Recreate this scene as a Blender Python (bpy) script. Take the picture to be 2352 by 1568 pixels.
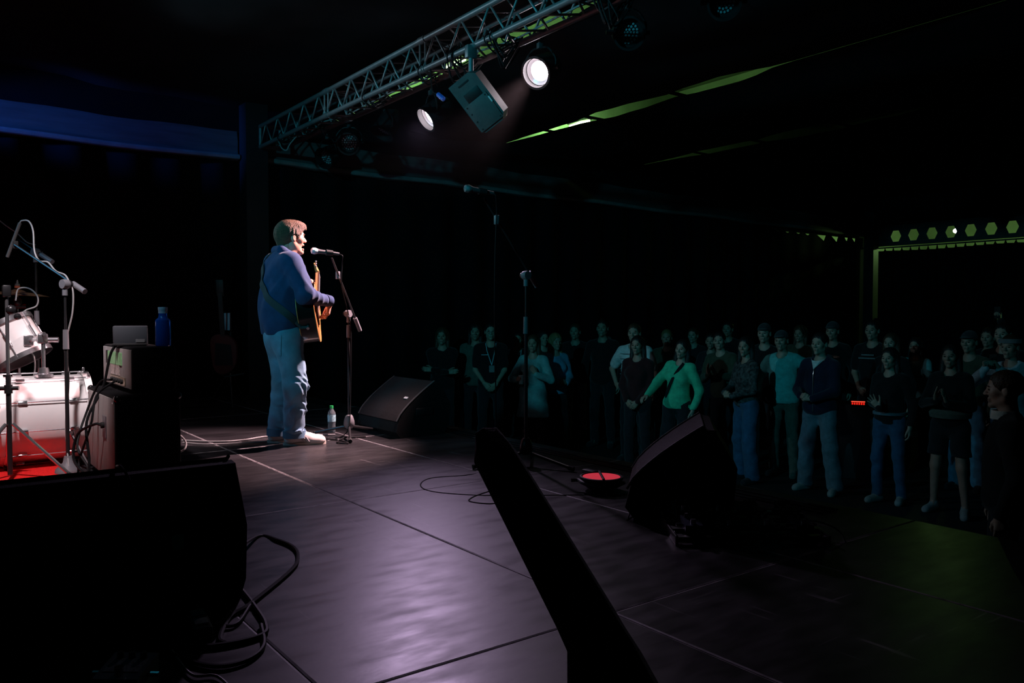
import bpy, bmesh, math, random
import numpy as np
from mathutils import Vector, Matrix

for o in list(bpy.data.objects):
    bpy.data.objects.remove(o, do_unlink=True)
SC = bpy.context.scene
COL = SC.collection
random.seed(4)
PI = math.pi

# ------------------------------------------------------------------ camera
FPX = 1857.0                      # focal length in pixels of the 2352 px wide frame
TH = math.radians(53.219)         # stage X axis (towards the audience), measured right of the view
PITCH = math.radians(1.912)
CAM = Vector((0, 0, 0.985))       # stage deck is z = 0
F0 = Vector((math.cos(TH), math.sin(TH), 0))
RV = Vector((math.sin(TH), -math.cos(TH), 0))
FW = F0 * math.cos(PITCH) - Vector((0, 0, math.sin(PITCH)))
UP = F0 * math.sin(PITCH) + Vector((0, 0, math.cos(PITCH)))
cam_d = bpy.data.cameras.new('camera')
cam_d.sensor_width = 36
cam_d.lens = FPX / 2352 * 36
cam_d.clip_start = 0.02
cam = bpy.data.objects.new('camera', cam_d)
COL.objects.link(cam)
cam.matrix_world = Matrix(((RV.x, UP.x, -FW.x, CAM.x), (RV.y, UP.y, -FW.y, CAM.y), (RV.z, UP.z, -FW.z, CAM.z), (0, 0, 0, 1)))
SC.camera = cam

# ------------------------------------------------------------------ world, exposure
W = bpy.data.worlds.new('night')
SC.world = W
W.use_nodes = True
W.node_tree.nodes['Background'].inputs[0].default_value = (0.5, 0.7, 1.0, 1)
W.node_tree.nodes['Background'].inputs[1].default_value = 0.0006
SC.view_settings.view_transform = 'Standard'
SC.view_settings.look = 'None'
SC.view_settings.exposure = 0.0
SC.view_settings.gamma = 1.0
SC.view_settings.use_curve_mapping = False
try:                                   # short light paths are enough for a dark hall
    SC.cycles.max_bounces = 7
    SC.cycles.diffuse_bounces = 3
    SC.cycles.glossy_bounces = 3
    SC.cycles.volume_bounces = 0
except Exception:
    pass

# strengths of the lamps of the place (each lamp itself is made by its builder)
LAMP = dict(drums=430, key_singer=2500, spill=210, blue_back=140, teal_wash=125, teal_truss=470, blue_wall=1100, 
            roof=46, hall=150)

def ray(x, y):
    return FW + RV * ((x - 1176) / FPX) + UP * ((784 - y) / FPX)
def at(x, y, d):
    return CAM + ray(x, y) * d
def fl(x, y, z=0.0):
    r = ray(x, y)
    return CAM + r * ((z - CAM.z) / r.z)
def onX(x, y, X):
    r = ray(x, y)
    return CAM + r * (X / r.x)
def onY(x, y, Y):
    r = ray(x, y)
    return CAM + r * (Y / r.y)

# ------------------------------------------------------------------ materials
MATS = {}
def M(name, col, rough=0.6, metal=0.0, var=0.0, vs=6.0, bump=0.0, bs=80.0, emit=None, es=0.0, spec=0.5, trans=0.0, ior=1.45, coat=0.0, stretch=None, sheen=0.0):
    if name in MATS:
        return MATS[name]
    m = bpy.data.materials.new(name)
    m.use_nodes = True
    nt = m.node_tree
    b = nt.nodes['Principled BSDF']
    b.inputs['Base Color'].default_value = (*col, 1)
    b.inputs['Roughness'].default_value = rough
    b.inputs['Metallic'].default_value = metal
    b.inputs['Specular IOR Level'].default_value = spec
    b.inputs['Transmission Weight'].default_value = trans
    b.inputs['IOR'].default_value = ior
    b.inputs['Coat Weight'].default_value = coat
    if sheen:
        b.inputs['Sheen Weight'].default_value = sheen
    if emit:
        b.inputs['Emission Color'].default_value = (*emit, 1)
        b.inputs['Emission Strength'].default_value = es
    if var or bump:
        tc = nt.nodes.new('ShaderNodeTexCoord')
        mp = nt.nodes.new('ShaderNodeMapping')
        nt.links.new(tc.outputs['Object'], mp.inputs[0])
        if stretch:
            mp.inputs['Scale'].default_value = stretch
    if var:
        n = nt.nodes.new('ShaderNodeTexNoise')
        n.inputs['Scale'].default_value = vs
        n.inputs['Detail'].default_value = 5
        nt.links.new(mp.outputs[0], n.inputs['Vector'])
        r = nt.nodes.new('ShaderNodeValToRGB')
        e = r.color_ramp.elements
        e[0].position, e[1].position = 0.3, 0.7
        e[0].color = (*[c * (1 - var) for c in col], 1)
        e[1].color = (*[min(1, c * (1 + var)) for c in col], 1)
        nt.links.new(n.outputs[0], r.inputs[0])
        nt.links.new(r.outputs[0], b.inputs['Base Color'])
    if bump:
        n2 = nt.nodes.new('ShaderNodeTexNoise')
        n2.inputs['Scale'].default_value = bs
        n2.inputs['Detail'].default_value = 3
        nt.links.new(mp.outputs[0], n2.inputs['Vector'])
        bp = nt.nodes.new('ShaderNodeBump')
        bp.inputs['Strength'].default_value = bump
        bp.inputs['Distance'].default_value = 0.01
        nt.links.new(n2.outputs[0], bp.inputs['Height'])
        nt.links.new(bp.outputs[0], b.inputs['Normal'])
    MATS[name] = m
    return m

def deck_material():
    m = bpy.data.materials.new('stage_ply')
    m.use_nodes = True
    nt = m.node_tree
    b = nt.nodes['Principled BSDF']
    tc = nt.nodes.new('ShaderNodeTexCoord')
    oi = nt.nodes.new('ShaderNodeObjectInfo')
    add = nt.nodes.new('ShaderNodeVectorMath'); add.operation = 'ADD'
    mul = nt.nodes.new('ShaderNodeVectorMath'); mul.operation = 'SCALE'; mul.inputs['Scale'].default_value = 37.0
    nt.links.new(oi.outputs['Random'], mul.inputs[0])
    nt.links.new(tc.outputs['Object'], add.inputs[0]); nt.links.new(mul.outputs[0], add.inputs[1])
    def noise(scale, detail, st):
        mp = nt.nodes.new('ShaderNodeMapping'); mp.inputs['Scale'].default_value = st
        nt.links.new(add.outputs[0], mp.inputs[0])
        n = nt.nodes.new('ShaderNodeTexNoise'); n.inputs['Scale'].default_value = scale; n.inputs['Detail'].default_value = detail
        nt.links.new(mp.outputs[0], n.inputs['Vector'])
        return n
    def ramp(n, p0, c0, p1, c1):
        r = nt.nodes.new('ShaderNodeValToRGB'); e = r.color_ramp.elements
        e[0].position, e[1].position = p0, p1
        e[0].color, e[1].color = (*c0, 1), (*c1, 1)
        nt.links.new(n.outputs[0], r.inputs[0])
        return r
    smear = ramp(noise(2.2, 7, (1, 2.2, 1)), 0.35, (0.008, 0.0075, 0.009), 0.72, (0.027, 0.025, 0.029))
    # worn scratches: thin stretched noise ridges
    scr = ramp(noise(26, 3, (1, 0.06, 1)), 0.665, (0, 0, 0), 0.70, (1, 1, 1))
    scr2 = ramp(noise(34, 2, (0.05, 1, 1)), 0.69, (0, 0, 0), 0.72, (1, 1, 1))
    msk = ramp(noise(3, 3, (1, 1, 1)), 0.52, (0, 0, 0), 0.62, (1, 1, 1))
    mx = nt.nodes.new('ShaderNodeMath'); mx.operation = 'MAXIMUM'
    nt.links.new(scr.outputs[0], mx.inputs[0]); nt.links.new(scr2.outputs[0], mx.inputs[1])
    ml = nt.nodes.new('ShaderNodeMath'); ml.operation = 'MULTIPLY'
    nt.links.new(mx.outputs[0], ml.inputs[0]); nt.links.new(msk.outputs[0], ml.inputs[1])
    ml2 = nt.nodes.new('ShaderNodeMath'); ml2.operation = 'MULTIPLY'; ml2.inputs[1].default_value = 0.55
    nt.links.new(ml.outputs[0], ml2.inputs[0])
    mix = nt.nodes.new('ShaderNodeMix'); mix.data_type = 'RGBA'
    nt.links.new(ml2.outputs[0], mix.inputs['Factor'])
    nt.links.new(smear.outputs[0], mix.inputs[6]); mix.inputs[7].default_value = (0.2, 0.19, 0.2, 1)
    nt.links.new(mix.outputs[2], b.inputs['Base Color'])
    rr = ramp(noise(5, 6, (1, 3, 1)), 0.3, (0.33, 0.33, 0.33), 0.7, (0.46, 0.46, 0.46))
    nt.links.new(rr.outputs[0], b.inputs['Roughness'])
    n3 = noise(30, 6, (1, 2, 1))
    bp = nt.nodes.new('ShaderNodeBump'); bp.inputs['Strength'].default_value = 0.02; bp.inputs['Distance'].default_value = 0.01
    nt.links.new(n3.outputs[0], bp.inputs['Height']); nt.links.new(bp.outputs[0], b.inputs['Normal'])
    return m

K = dict(
    black_paint=M('black_paint', (0.012, 0.012, 0.013), 0.55, var=0.3, vs=30),
    carpet=M('black_carpet', (0.010, 0.010, 0.011), 0.95, var=0.3, vs=200, bump=0.5, bs=500, spec=0.15),
    wedge=M('wedge_paint', (0.011, 0.011, 0.012), 0.8, bump=0.4, bs=260, spec=0.2),
    grille=M('grille_mesh', (0.020, 0.018, 0.020), 0.7, metal=0.2, bump=0.9, bs=330, spec=0.3),
    drape=M('black_drape', (0.005, 0.005, 0.006), 0.95, var=0.25, vs=3, spec=0.1),
    ceil=M('ceiling_drape', (0.02, 0.021, 0.023), 0.95, var=0.4, vs=1.2, bump=0.3, bs=4, spec=0.1),
    valance=M('grey_valance', (0.085, 0.085, 0.085), 0.85, var=0.25, vs=3, stretch=(0.6, 1, 5)),
    alu=M('aluminium', (0.23, 0.24, 0.25), 0.45, metal=0.5, var=0.12, vs=18),
    edge=M('worn_deck_edge', (0.20, 0.19, 0.20), 0.6, var=0.7, vs=14),
    steel=M('painted_steel', (0.06, 0.065, 0.07), 0.6, var=0.3, vs=8),
    chrome=M('chrome', (0.62, 0.62, 0.65), 0.2, metal=0.9),
    stand=M('stand_black', (0.02, 0.02, 0.022), 0.35, metal=0.3, spec=0.6),
    standgrey=M('stand_grey', (0.15, 0.15, 0.165), 0.45, spec=0.5),
    rubber=M('rubber', (0.01, 0.01, 0.01), 0.8),
    cable=M('black_cable', (0.006, 0.006, 0.007), 0.6, spec=0.2),
    greycable=M('grey_cable', (0.28, 0.28, 0.28), 0.5),
    ground=M('hall_floor', (0.009, 0.0095, 0.010), 0.75, var=0.4, vs=2, bump=0.2, bs=30),
    paleroof=M('pale_roof', (0.55, 0.6, 0.48), 0.8, var=0.15, vs=2),
    lamp_on=M('lamp_tube_lit', (1, 1, 1), 0.5, emit=(0.75, 1.0, 0.45), es=5),
)
DECK = deck_material()

# ------------------------------------------------------------------ mesh helpers
def frame_z(d):
    d = Vector(d).normalized()
    a = Vector((0, 0, 1)) if abs(d.z) < 0.95 else Vector((1, 0, 0))
    u = a.cross(d).normalized()
    return u, d.cross(u), d

class MB:
    def __init__(s):
        s.v, s.f, s.mi = [], [], []
    def add(s, v, f, mi=0, mat=None):
        k = len(s.v)
        s.v += [tuple(mat @ Vector(p)) if mat is not None else tuple(p) for p in v]
        s.f += [tuple(k + i for i in q) for q in f]
        s.mi += [mi] * len(f)
        return s
    def box(s, c, size, rot=None, mi=0, r=0.0):
        x, y, z = [q / 2 for q in size]
        if r:
            bm = bmesh.new()
            bmesh.ops.create_cube(bm, size=1)
            for q in bm.verts:
                q.co = Vector((q.co.x * size[0], q.co.y * size[1], q.co.z * size[2]))
            bmesh.ops.bevel(bm, geom=bm.edges[:], offset=r, segments=2, affect='EDGES', profile=0.5)
            bm.verts.index_update()
            v = [q.co.copy() for q in bm.verts]
            f = [[q.index for q in p.verts] for p in bm.faces]
            bm.free()
        else:
            v = [(-x, -y, -z), (x, -y, -z), (x, y, -z), (-x, y, -z), (-x, -y, z), (x, -y, z), (x, y, z), (-x, y, z)]
            f = [(0, 3, 2, 1), (4, 5, 6, 7), (0, 1, 5, 4), (1, 2, 6, 5), (2, 3, 7, 6), (3, 0, 4, 7)]
        m = Matrix.Translation(Vector(c))
        if rot is not None:
            m = m @ rot.to_4x4()
        return s.add(v, f, mi, m)
    def cyl(s, p0, p1, r0, r1=None, n=12, caps=True, mi=0):
        r1 = r0 if r1 is None else r1
        p0, p1 = Vector(p0), Vector(p1)
        u, w, d = frame_z(p1 - p0)
        v = []
        for p, r in ((p0, r0), (p1, r1)):
            for i in range(n):
                a = 2 * PI * i / n
                v.append(p + (u * math.cos(a) + w * math.sin(a)) * r)
        f = [(i, (i + 1) % n, n + (i + 1) % n, n + i) for i in range(n)]
        if caps:
            f += [tuple(range(n - 1, -1, -1)), tuple(range(n, 2 * n))]
        return s.add(v, f, mi)
    def tube(s, pts, r, n=8, mi=0, caps=True):
        pts = [Vector(p) for p in pts]
        rs = r if isinstance(r, (list, tuple)) else [r] * len(pts)
        t0 = (pts[1] - pts[0]).normalized()
        u, w, _ = frame_z(t0)
        v = []
        for i, p in enumerate(pts):
            t = (pts[min(i + 1, len(pts) - 1)] - pts[max(i - 1, 0)]).normalized()
            u = (u - t * u.dot(t)).normalized()
            w = t.cross(u)
            for k in range(n):
                a = 2 * PI * k / n
                v.append(p + (u * math.cos(a) + w * math.sin(a)) * rs[i])
        f = []
        for i in range(len(pts) - 1):
            for k in range(n):
                f.append((i * n + k, i * n + (k + 1) % n, (i + 1) * n + (k + 1) % n, (i + 1) * n + k))
        if caps:
            f += [tuple(range(n - 1, -1, -1)), tuple(range((len(pts) - 1) * n, len(pts) * n))]
        return s.add(v, f, mi)
    def lathe(s, prof, n=24, o=(0, 0, 0), axis=(0, 0, 1), mi=0):
        u, w, d = frame_z(axis)
        o = Vector(o)
        v = []
        for r, z in prof:
            for i in range(n):
                a = 2 * PI * i / n
                v.append(o + d * z + (u * math.cos(a) + w * math.sin(a)) * r)
        f = []
        for j in range(len(prof) - 1):
            for i in range(n):
                f.append((j * n + i, j * n + (i + 1) % n, (j + 1) * n + (i + 1) % n, (j + 1) * n + i))
        if prof[0][0] > 1e-6:
            f.append(tuple(range(n - 1, -1, -1)))
        if prof[-1][0] > 1e-6:
            k = (len(prof) - 1) * n
            f.append(tuple(range(k, k + n)))
        return s.add(v, f, mi)
    def ball(s, c, r, n=12, mi=0):
        r = (r, r, r) if isinstance(r, (int, float)) else r
        prof = [(math.sin(PI * i / (n // 2)), -math.cos(PI * i / (n // 2))) for i in range(n // 2 + 1)]
        k = len(s.v)
        s.lathe([(max(a, 1e-7), b) for a, b in prof], n, mi=mi)
        for i in range(k, len(s.v)):
            p = s.v[i]
            s.v[i] = (c[0] + p[0] * r[0], c[1] + p[1] * r[1], c[2] + p[2] * r[2])
        return s
    def prism(s, poly, lo, hi, mat=None, mi=0):
        # polygon in local x,y (counter-clockwise), extruded along z
        n = len(poly)
        v = [(p[0], p[1], lo) for p in poly] + [(p[0], p[1], hi) for p in poly]
        f = [tuple(range(n - 1, -1, -1)), tuple(range(n, 2 * n))] + [(i, (i + 1) % n, n + (i + 1) % n, n + i) for i in range(n)]
        return s.add(v, f, mi, mat)
    def xf(s, m):
        s.v = [tuple(m @ Vector(p)) for p in s.v]
        return s
    def mesh(s, name, mats):
        me = bpy.data.meshes.new(name)
        me.from_pydata(s.v, [], s.f)
        for m in mats:
            me.materials.append(m)
        if len(mats) > 1:
            me.polygons.foreach_set('material_index', s.mi)
        return me
    def build(s, name, mat, parent=None, angle=38):
        mats = mat if isinstance(mat, (list, tuple)) else [mat]
        me = s.mesh(name, mats)
        me.polygons.foreach_set('use_smooth', [True] * len(me.polygons))
        me.set_sharp_from_angle(angle=math.radians(angle))
        return link(name, me, parent)

def link(name, me, parent=None):
    o = bpy.data.objects.new(name, me)
    COL.objects.link(o)
    o.parent = parent
    return o
def tag(o, label=None, cat=None, group=None, kind=None):
    if label: o['label'] = label
    if cat: o['category'] = cat
    if group: o['group'] = group
    if kind: o['kind'] = kind
    return o
def thing(name, loc, label, cat, rz=0.0, group=None):
    o = bpy.data.objects.new(name, None)
    o.empty_display_size = 0.1
    COL.objects.link(o)
    o.location = loc
    o.rotation_euler = (0, 0, rz)
    return tag(o, label, cat, group)
def copy_tree(o, parent=None):
    c = o.copy()
    COL.objects.link(c)
    c.parent = parent
    for ch in list(o.children):
        copy_tree(ch, c)
    return c
def spline(pts, k=8):
    pts = [Vector(p) for p in pts]
    P = [pts[0] * 2 - pts[1]] + pts + [pts[-1] * 2 - pts[-2]]
    out = []
    for i in range(1, len(P) - 2):
        a, b, c, d = P[i - 1], P[i], P[i + 1], P[i + 2]
        for j in range(k):
            t = j / k
            out.append(0.5 * ((2 * b) + (c - a) * t + (2 * a - 5 * b + 4 * c - d) * t * t + (3 * b - a - 3 * c + d) * t ** 3))
    out.append(pts[-1])
    return out
def struct(o):
    o['kind'] = 'structure'
    return o
def basis(x, z):
    # rotation whose local x is x and local z is as close to z as it gets
    x = Vector(x).normalized()
    z = Vector(z)
    z = (z - x * z.dot(x)).normalized()
    y = z.cross(x)
    return Matrix((x, y, z)).transposed()
def spot(name, parent, loc, target, power, col, size=40, blend=0.4, rad=0.06):
    l = bpy.data.lights.new(name, 'SPOT')
    l.energy = power
    l.color = col
    l.spot_size = math.radians(size)
    l.spot_blend = blend
    l.shadow_soft_size = rad
    o = bpy.data.objects.new(name, l)
    COL.objects.link(o)
    d = Vector(target) - Vector(loc)
    o.location = loc
    o.rotation_euler = d.to_track_quat('-Z', 'Y').to_euler()
    o.parent = parent
    return o
def point(name, loc, power, col, rad=0.05, parent=None):
    l = bpy.data.lights.new(name, 'POINT')
    l.energy = power
    l.color = col
    l.shadow_soft_size = rad
    o = bpy.data.objects.new(name, l)
    COL.objects.link(o)
    o.location = loc
    o.parent = parent
    return o
# ------------------------------------------------------------------ the setting
GZ = -0.98        # hall floor below the stage
CZ = 3.75         # drape ceiling
FY = 10.5         # far side wall
BX = 18.5         # wall behind the audience
def slab(name, lo, hi, mat):
    c = [(a + b) / 2 for a, b in zip(lo, hi)]
    return struct(MB().box(c, [b - a for a, b in zip(lo, hi)]).build(name, mat))
floor = slab('floor', (-6, -9, GZ - 0.1), (27, 13, GZ), K['ground'])

# stage: a deck of 1 x 2 m panels with worn light edges, one object each
stage = bpy.data.objects.new('stage_floor', None)
COL.objects.link(stage)
struct(stage)
def panel_mesh(sx, sy):
    g, e = 0.002, 0.007
    m = MB()
    x0, x1, y0, y1 = -sx / 2 + g, sx / 2 - g, -sy / 2 + g, sy / 2 - g
    o = [(x0, y0), (x1, y0), (x1, y1), (x0, y1)]
    i = [(x0 + e, y0 + e), (x1 - e, y0 + e), (x1 - e, y1 - e), (x0 + e, y1 - e)]
    v = [(*p, -0.09) for p in o] + [(*p, -0.002) for p in o] + [(*p, 0.0) for p in i]
    f = [(3, 2, 1, 0)] + [(k, (k + 1) % 4, 4 + (k + 1) % 4, 4 + k) for k in range(4)] + [(4 + k, 4 + (k + 1) % 4, 8 + (k + 1) % 4, 8 + k) for k in range(4)] + [(8, 9, 10, 11)]
    m.add(v, f)
    m.mi = [1] * 9 + [0]
    return m.mesh('deck_panel', [DECK, K['edge']])
PM = panel_mesh(1, 2)
SX = [-2.65 + i for i in range(7)]           # panel centres in X: deck edge at x = 3.85
SY = [-3.08 + 2 * i for i in range(7)]       # to y = 9.92
for x in SX:
    for y in SY:
        p = link('deck_panel', PM, stage)
        p.location = (x, y, 0)
m = MB()
for x in SX + [3.3]:
    for y in SY:
        for dy in (-0.9, 0.9):
            m.cyl((x, y + dy, GZ), (x, y + dy, -0.092), 0.024, n=8)
m.build('stage_leg', K['steel'], stage)
m = MB()
for i in range(260):
    y0, y1 = -4.08 + i * 14 / 260, -4.08 + (i + 1) * 14 / 260
    a, b = 3.862 + 0.02 * math.sin(i * 1.1), 3.862 + 0.02 * math.sin((i + 1) * 1.1)
    m.add([(a, y0, GZ), (b, y1, GZ), (b, y1, -0.012), (a, y0, -0.012)], [(0, 1, 2, 3)])
m.build('stage_skirt', K['drape'], stage)
# three flat cable runs taped along the front edge of the deck
for k, x in enumerate((3.60, 3.65, 3.71)):
    pts = [(x + 0.012 * math.sin(i * 0.9 + k), 9.6 - i * 0.35, 0.006) for i in range(22)]
    tag(MB().tube(spline(pts, 4), 0.006, 6).build('edge_cable', K['cable']),
        'black cable run lying along the front edge of the stage deck', 'cable', 'cable runs along the stage front edge')

def curtain(name, p0, p1, z0, z1, amp, wave, mat, ph=0.0, kind=True, thick=0.0, ztop=None):
    p0, p1 = Vector(p0), Vector(p1)
    L = (p1 - p0).length
    n = max(8, int(L / wave * 9))
    t = (p1 - p0).normalized()
    q = Vector((-t.y, t.x))
    v, f = [], []
    for i in range(n + 1):
        s = L * i / n
        a = amp * (math.sin(s / wave * 2 * PI + ph + 0.8 * math.sin(s * 1.3)) + 0.4 * math.sin(s / wave * 4.4 + ph))
        for z, k in ((z0, 1.15), ((z0 + z1) / 2, 1.0), (z1, 0.55)):
            w = p0 + t * s + q * a * k
            v.append((w.x, w.y, z))
    for i in range(n):
        for j in range(2):
            a = i * 3 + j
            f.append((a, a + 3, a + 4, a + 1))
    m = MB().add(v, f)
    o = m.build(name, mat, angle=80)
    return struct(o) if kind else o

# far side of the tent: black cloth below an eaves valance, column at the stage front corner
wall_far = curtain('wall_far', (-6, FY + 0.06), (14.8, FY + 0.06), GZ, 2.98, 0.05, 0.55, K['drape'])
slab('wall_far_top', (-6, FY + 0.12, 2.81), (BX + 0.2, FY + 0.2, 3.76), K['drape'])
slab('wall_far_eaves', (-6, FY + 0.13, 3.76), (BX + 0.2, FY + 0.19, 5.4), K['paleroof'])
m = MB()
for (xa, xb) in ((-6, 3.44), (3.78, BX)):
    n = int((xb - xa) / 0.3)
    prof = [(0.0, 3.33), (-0.035, 3.2), (-0.02, 3.06), (-0.03, 3.03), (-0.075, 3.02), (-0.085, 2.985), (-0.05, 2.955), (0.0, 2.95)]
    v, f = [], []
    for i in range(n + 1):
        x = xa + (xb - xa) * i / n
        sag = 0.012 * math.sin(x * 2.1) + 0.008 * math.sin(x * 5.3)
        dz = -0.125 * max(0, (x - 3.8) / 14.5)
        for k, (a, z) in enumerate(prof):
            v.append((x, FY + a - 0.012 * math.sin(x * 3 + k), z + sag + dz))
    for i in range(n):
        for k in range(len(prof) - 1):
            a = i * len(prof) + k
            f.append((a, a + 1, a + len(prof) + 1, a + len(prof)))
    m.add(v, f)
struct(m.build('beam_far', K['valance'], angle=60))
hem = MB()
for xa, xb in ((-6, 3.44), (3.78, BX - 0.4)):
    nn = int((xb - xa) / 0.3)
    hem.tube([(xa + (xb - xa) * i / nn, FY - 0.075, 2.985 + 0.012 * math.sin((xa + (xb - xa) * i / nn) * 2.1) - 0.125 * max(0, (xa + (xb - xa) * i / nn - 3.8) / 14.5)) for i in range(nn + 1)], 0.034, 8)
struct(hem.build('trim_4', M('valance_hem', (0.20, 0.20, 0.20), 0.8, var=0.2, vs=6)))
slab('column_stage', (3.46, FY - 0.28, GZ), (3.74, FY - 0.02, CZ), K['black_paint'])
slab('column_corner', (BX - 0.25, FY - 0.3, GZ), (BX - 0.02, FY - 0.06, 3.4), K['black_paint'])
slab('wall_back', (-6.1, -9, GZ), (-6.0, 13, 5.4), K['drape'])
slab('wall_near', (-6, -9.1, GZ), (27, -9.0, 5.4), K['drape'])

# drape ceiling with open joints, sheets of cloth stretched along Y, the lit roof above
gaps = [(4.94, 0.36, 5.4, 9.2), (7.80, 0.36, 5.45, 10.45), (10.95, 0.50, 5.3, 10.4)]
def ceiling_sheet(xa, xb):
    nx, ny = max(2, int((xb - xa) / 0.3)), 66
    v, f = [], []
    def edge(x, g, sgn, y):
        gx, gw, ya, yb = g
        if y < ya or y > yb:
            return gx + sgn * 0.004
        t = (y - ya) / (yb - ya)
        w = gw * (min(1, t * 7) * min(1, (1 - t) * 2.0 + 0.06)) * (0.8 + 0.25 * math.sin(y * 3.1 + gx) + 0.12 * math.sin(y * 7.7))
        return gx + sgn * max(0.004, w / 2)
    for j in range(ny + 1):
        y = -9 + (FY + 0.15 + 9) * j / ny
        a, b = xa, xb
        for g in gaps:
            if abs(g[0] - xa) < 1e-6: a = edge(xa, g, 1, y)
            if abs(g[0] - xb) < 1e-6: b = edge(xb, g, -1, y)
        for i in range(nx + 1):
            t = i / nx
            x = a + (b - a) * t
            sag = -0.07 * math.sin(PI * t) * (1 if xb < 15 else 0.3) - 0.018 * math.sin(y * 1.7 + x) - 0.02 * math.sin(x * 4 + y * 0.6)
            v.append((x, y, CZ + sag * min(1, 6 * t, 6 * (1 - t))))
    for j in range(ny):
        for i in range(nx):
            q = j * (nx + 1) + i
            f.append((q, q + nx + 1, q + nx + 2, q + 1))
    return struct(MB().add(v, f).build('ceiling', K['ceil'], angle=80))
xs = [-6, -2.6, 1.2] + [g[0] for g in gaps] + [14.6, BX + 0.1]
for a, b in zip(xs, xs[1:]):
    ceiling_sheet(a, b)
# webbing straps that cross the open joints
for gx, ys in ((7.80, (9.55, 8.55, 7.0)), (10.95, (9.3, 8.1, 6.65)), (4.94, (7.9, 6.6))):
    for y in ys:
        struct(MB().box((gx, y, CZ + 0.012), (0.75, 0.09, 0.012)).build('trim_1', K['drape']))
slab('roof', (-6, -9, 5.3), (BX, FY + 0.1, 5.36), K['paleroof'])
m = MB()
for i in range(14):
    m.box((3 + i, 2, 5.2), (0.08, 22, 0.12))
struct(m.build('roof_beam', K['paleroof']))
for q, lab in ((at(1331, 284, (10.1 / ray(1331, 284).y)), 'yellow-green tube lamp shining through the ceiling joint over the crowd'),
               (at(1046, 146, (9.6 / ray(1046, 146).y)), 'yellow-green tube lamp shining through the ceiling joint behind the truss')):
    t = thing('tube_lamp', q, lab, 'lamp')
    MB().box((0, 0, 0.05), (0.1, 0.5, 0.05)).build('housing', K['steel'], t)
    for dy in (-0.2, 0.2):
        MB().cyl((0, dy, 0.05), (0, dy, 5.3 - q.z), 0.006, n=6).build('hanger', K['steel'], t)
    MB().cyl((0, -0.24, 0), (0, 0.24, 0), 0.022).build('tube', K['lamp_on'], t)
    point('tube_light', (0, 0, 0), LAMP['roof'], (0.42, 1.0, 0.30), 0.1, t)

# wall behind the audience: castellated steel beam, curtain rail, black curtain, lit annexe behind
def hex_beam():
    z0, z1, zc = 2.60, 3.05, 2.81
    pitch, hw, hh = 0.414, 0.125, 0.128
    m = MB()
    y = 9.795
    cells = [y + pitch * 0.0 - pitch * i for i in range(46)]
    th = 0.012
    for yc in cells:
        hexp = [(hw, 0), (hw * 0.52, hh), (-hw * 0.52, hh), (-hw, 0), (-hw * 0.52, -hh), (hw * 0.52, -hh)]
        a, b = -pitch / 2, pitch / 2
        outer = [(b, 0), (b, z1 - zc), (a, z1 - zc), (a, 0), (a, z0 - zc), (b, z0 - zc)]
        for s in (-1, 1):
            v = [(BX + s * th / 2, yc + p[0], zc + p[1]) for p in hexp + outer]
            f = [(k, (k + 1) % 6, 6 + (k + 1) % 6, 6 + k) for k in range(6)]
            m.add(v, f)
        v = [(BX + s * th / 2, yc + p[0], zc + p[1]) for s in (-1, 1) for p in hexp]
        m.add(v, [(k, (k + 1) % 6, 6 + (k + 1) % 6, 6 + k) for k in range(6)])
    yA, yB = cells[-1] - pitch / 2, cells[0] + pitch / 2
    m.box((BX, (yB + FY) / 2, (z0 + z1) / 2), (th, FY - yB, z1 - z0))
    for z in (z0, z1):
        m.box((BX, (yA + FY) / 2, z), (0.14, FY - yA, 0.02))
    struct(m.build('beam_back', K['steel'], angle=30))
    return yA
yA = hex_beam()
slab('wall_back_top', (BX - 0.02, -9, 3.06), (BX + 0.05, FY + 0.1, 5.4), K['drape'])
struct(MB().cyl((BX - 0.1, -9, 2.545), (BX - 0.1, FY - 0.15, 2.545), 0.016, n=10).build('trim_2', K['steel']))
# the curtain hangs in swags between hooks: top edge scalloped
v, f = [], []
n = 900
for i in range(n + 1):
    y = -9 + (FY - 0.36 + 9) * i / n
    s = (y * 5.0) % 1.0
    top = 2.535 - 0.085 * min(1.0, max(0.0, (0.80 - abs(2 * s - 1)) * 5)) * (0.85 + 0.15 * math.sin(y * 2.3))
    x = BX - 0.1 + 0.035 * math.sin(y * 5 * 2 * PI)
    v += [(x, y, GZ), (x, y, top)]
for i in range(n):
    f.append((2 * i, 2 * i + 2, 2 * i + 3, 2 * i + 1))
struct(MB().add(v, f).build('wall_curtain', K['drape'], angle=80))
struct(MB().box((BX - 0.1, FY - 0.28, (GZ + 0.9) / 2), (0.1, 0.22, 0.9 - GZ)).build('trim_3', K['drape']))
# beside the corner the far cloth hangs in points below the eaves: light of the passage shows through
v, f = [], []
n = 400
def opening(x):
    o = 0.0
    for c, w, h, sk in ((15.0, .22, .04, 0), (15.35, .22, .05, 0), (15.75, .24, .05, 0), (16.1, .24, .06, 0), (16.65, .42, .16, .3), (17.2, .32, .15, .25), (17.68, .16, .10, 0), (18.0, .16, .12, .3)):
        t = (x - c) / (w / 2)
        if abs(t) < 1:
            o = max(o, h * min(1, (1 - t) * 2.2, (1 + t) * (0.9 - sk)))
    return o
for i in range(n + 1):
    x = 14.8 + (18.5 - 14.8) * i / n
    v += [(x, FY + 0.06 + 0.03 * math.sin(x * 11), GZ), (x, FY + 0.06, 2.815 - opening(x))]
for i in range(n):
    f.append((2 * i, 2 * i + 2, 2 * i + 3, 2 * i + 1))
struct(MB().add(v, f).build('wall_far_corner', K['drape'], angle=80))
slab('wall_passage', (13.5, 12.0, GZ), (BX, 12.1, 4.6), K['paleroof'])
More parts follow.
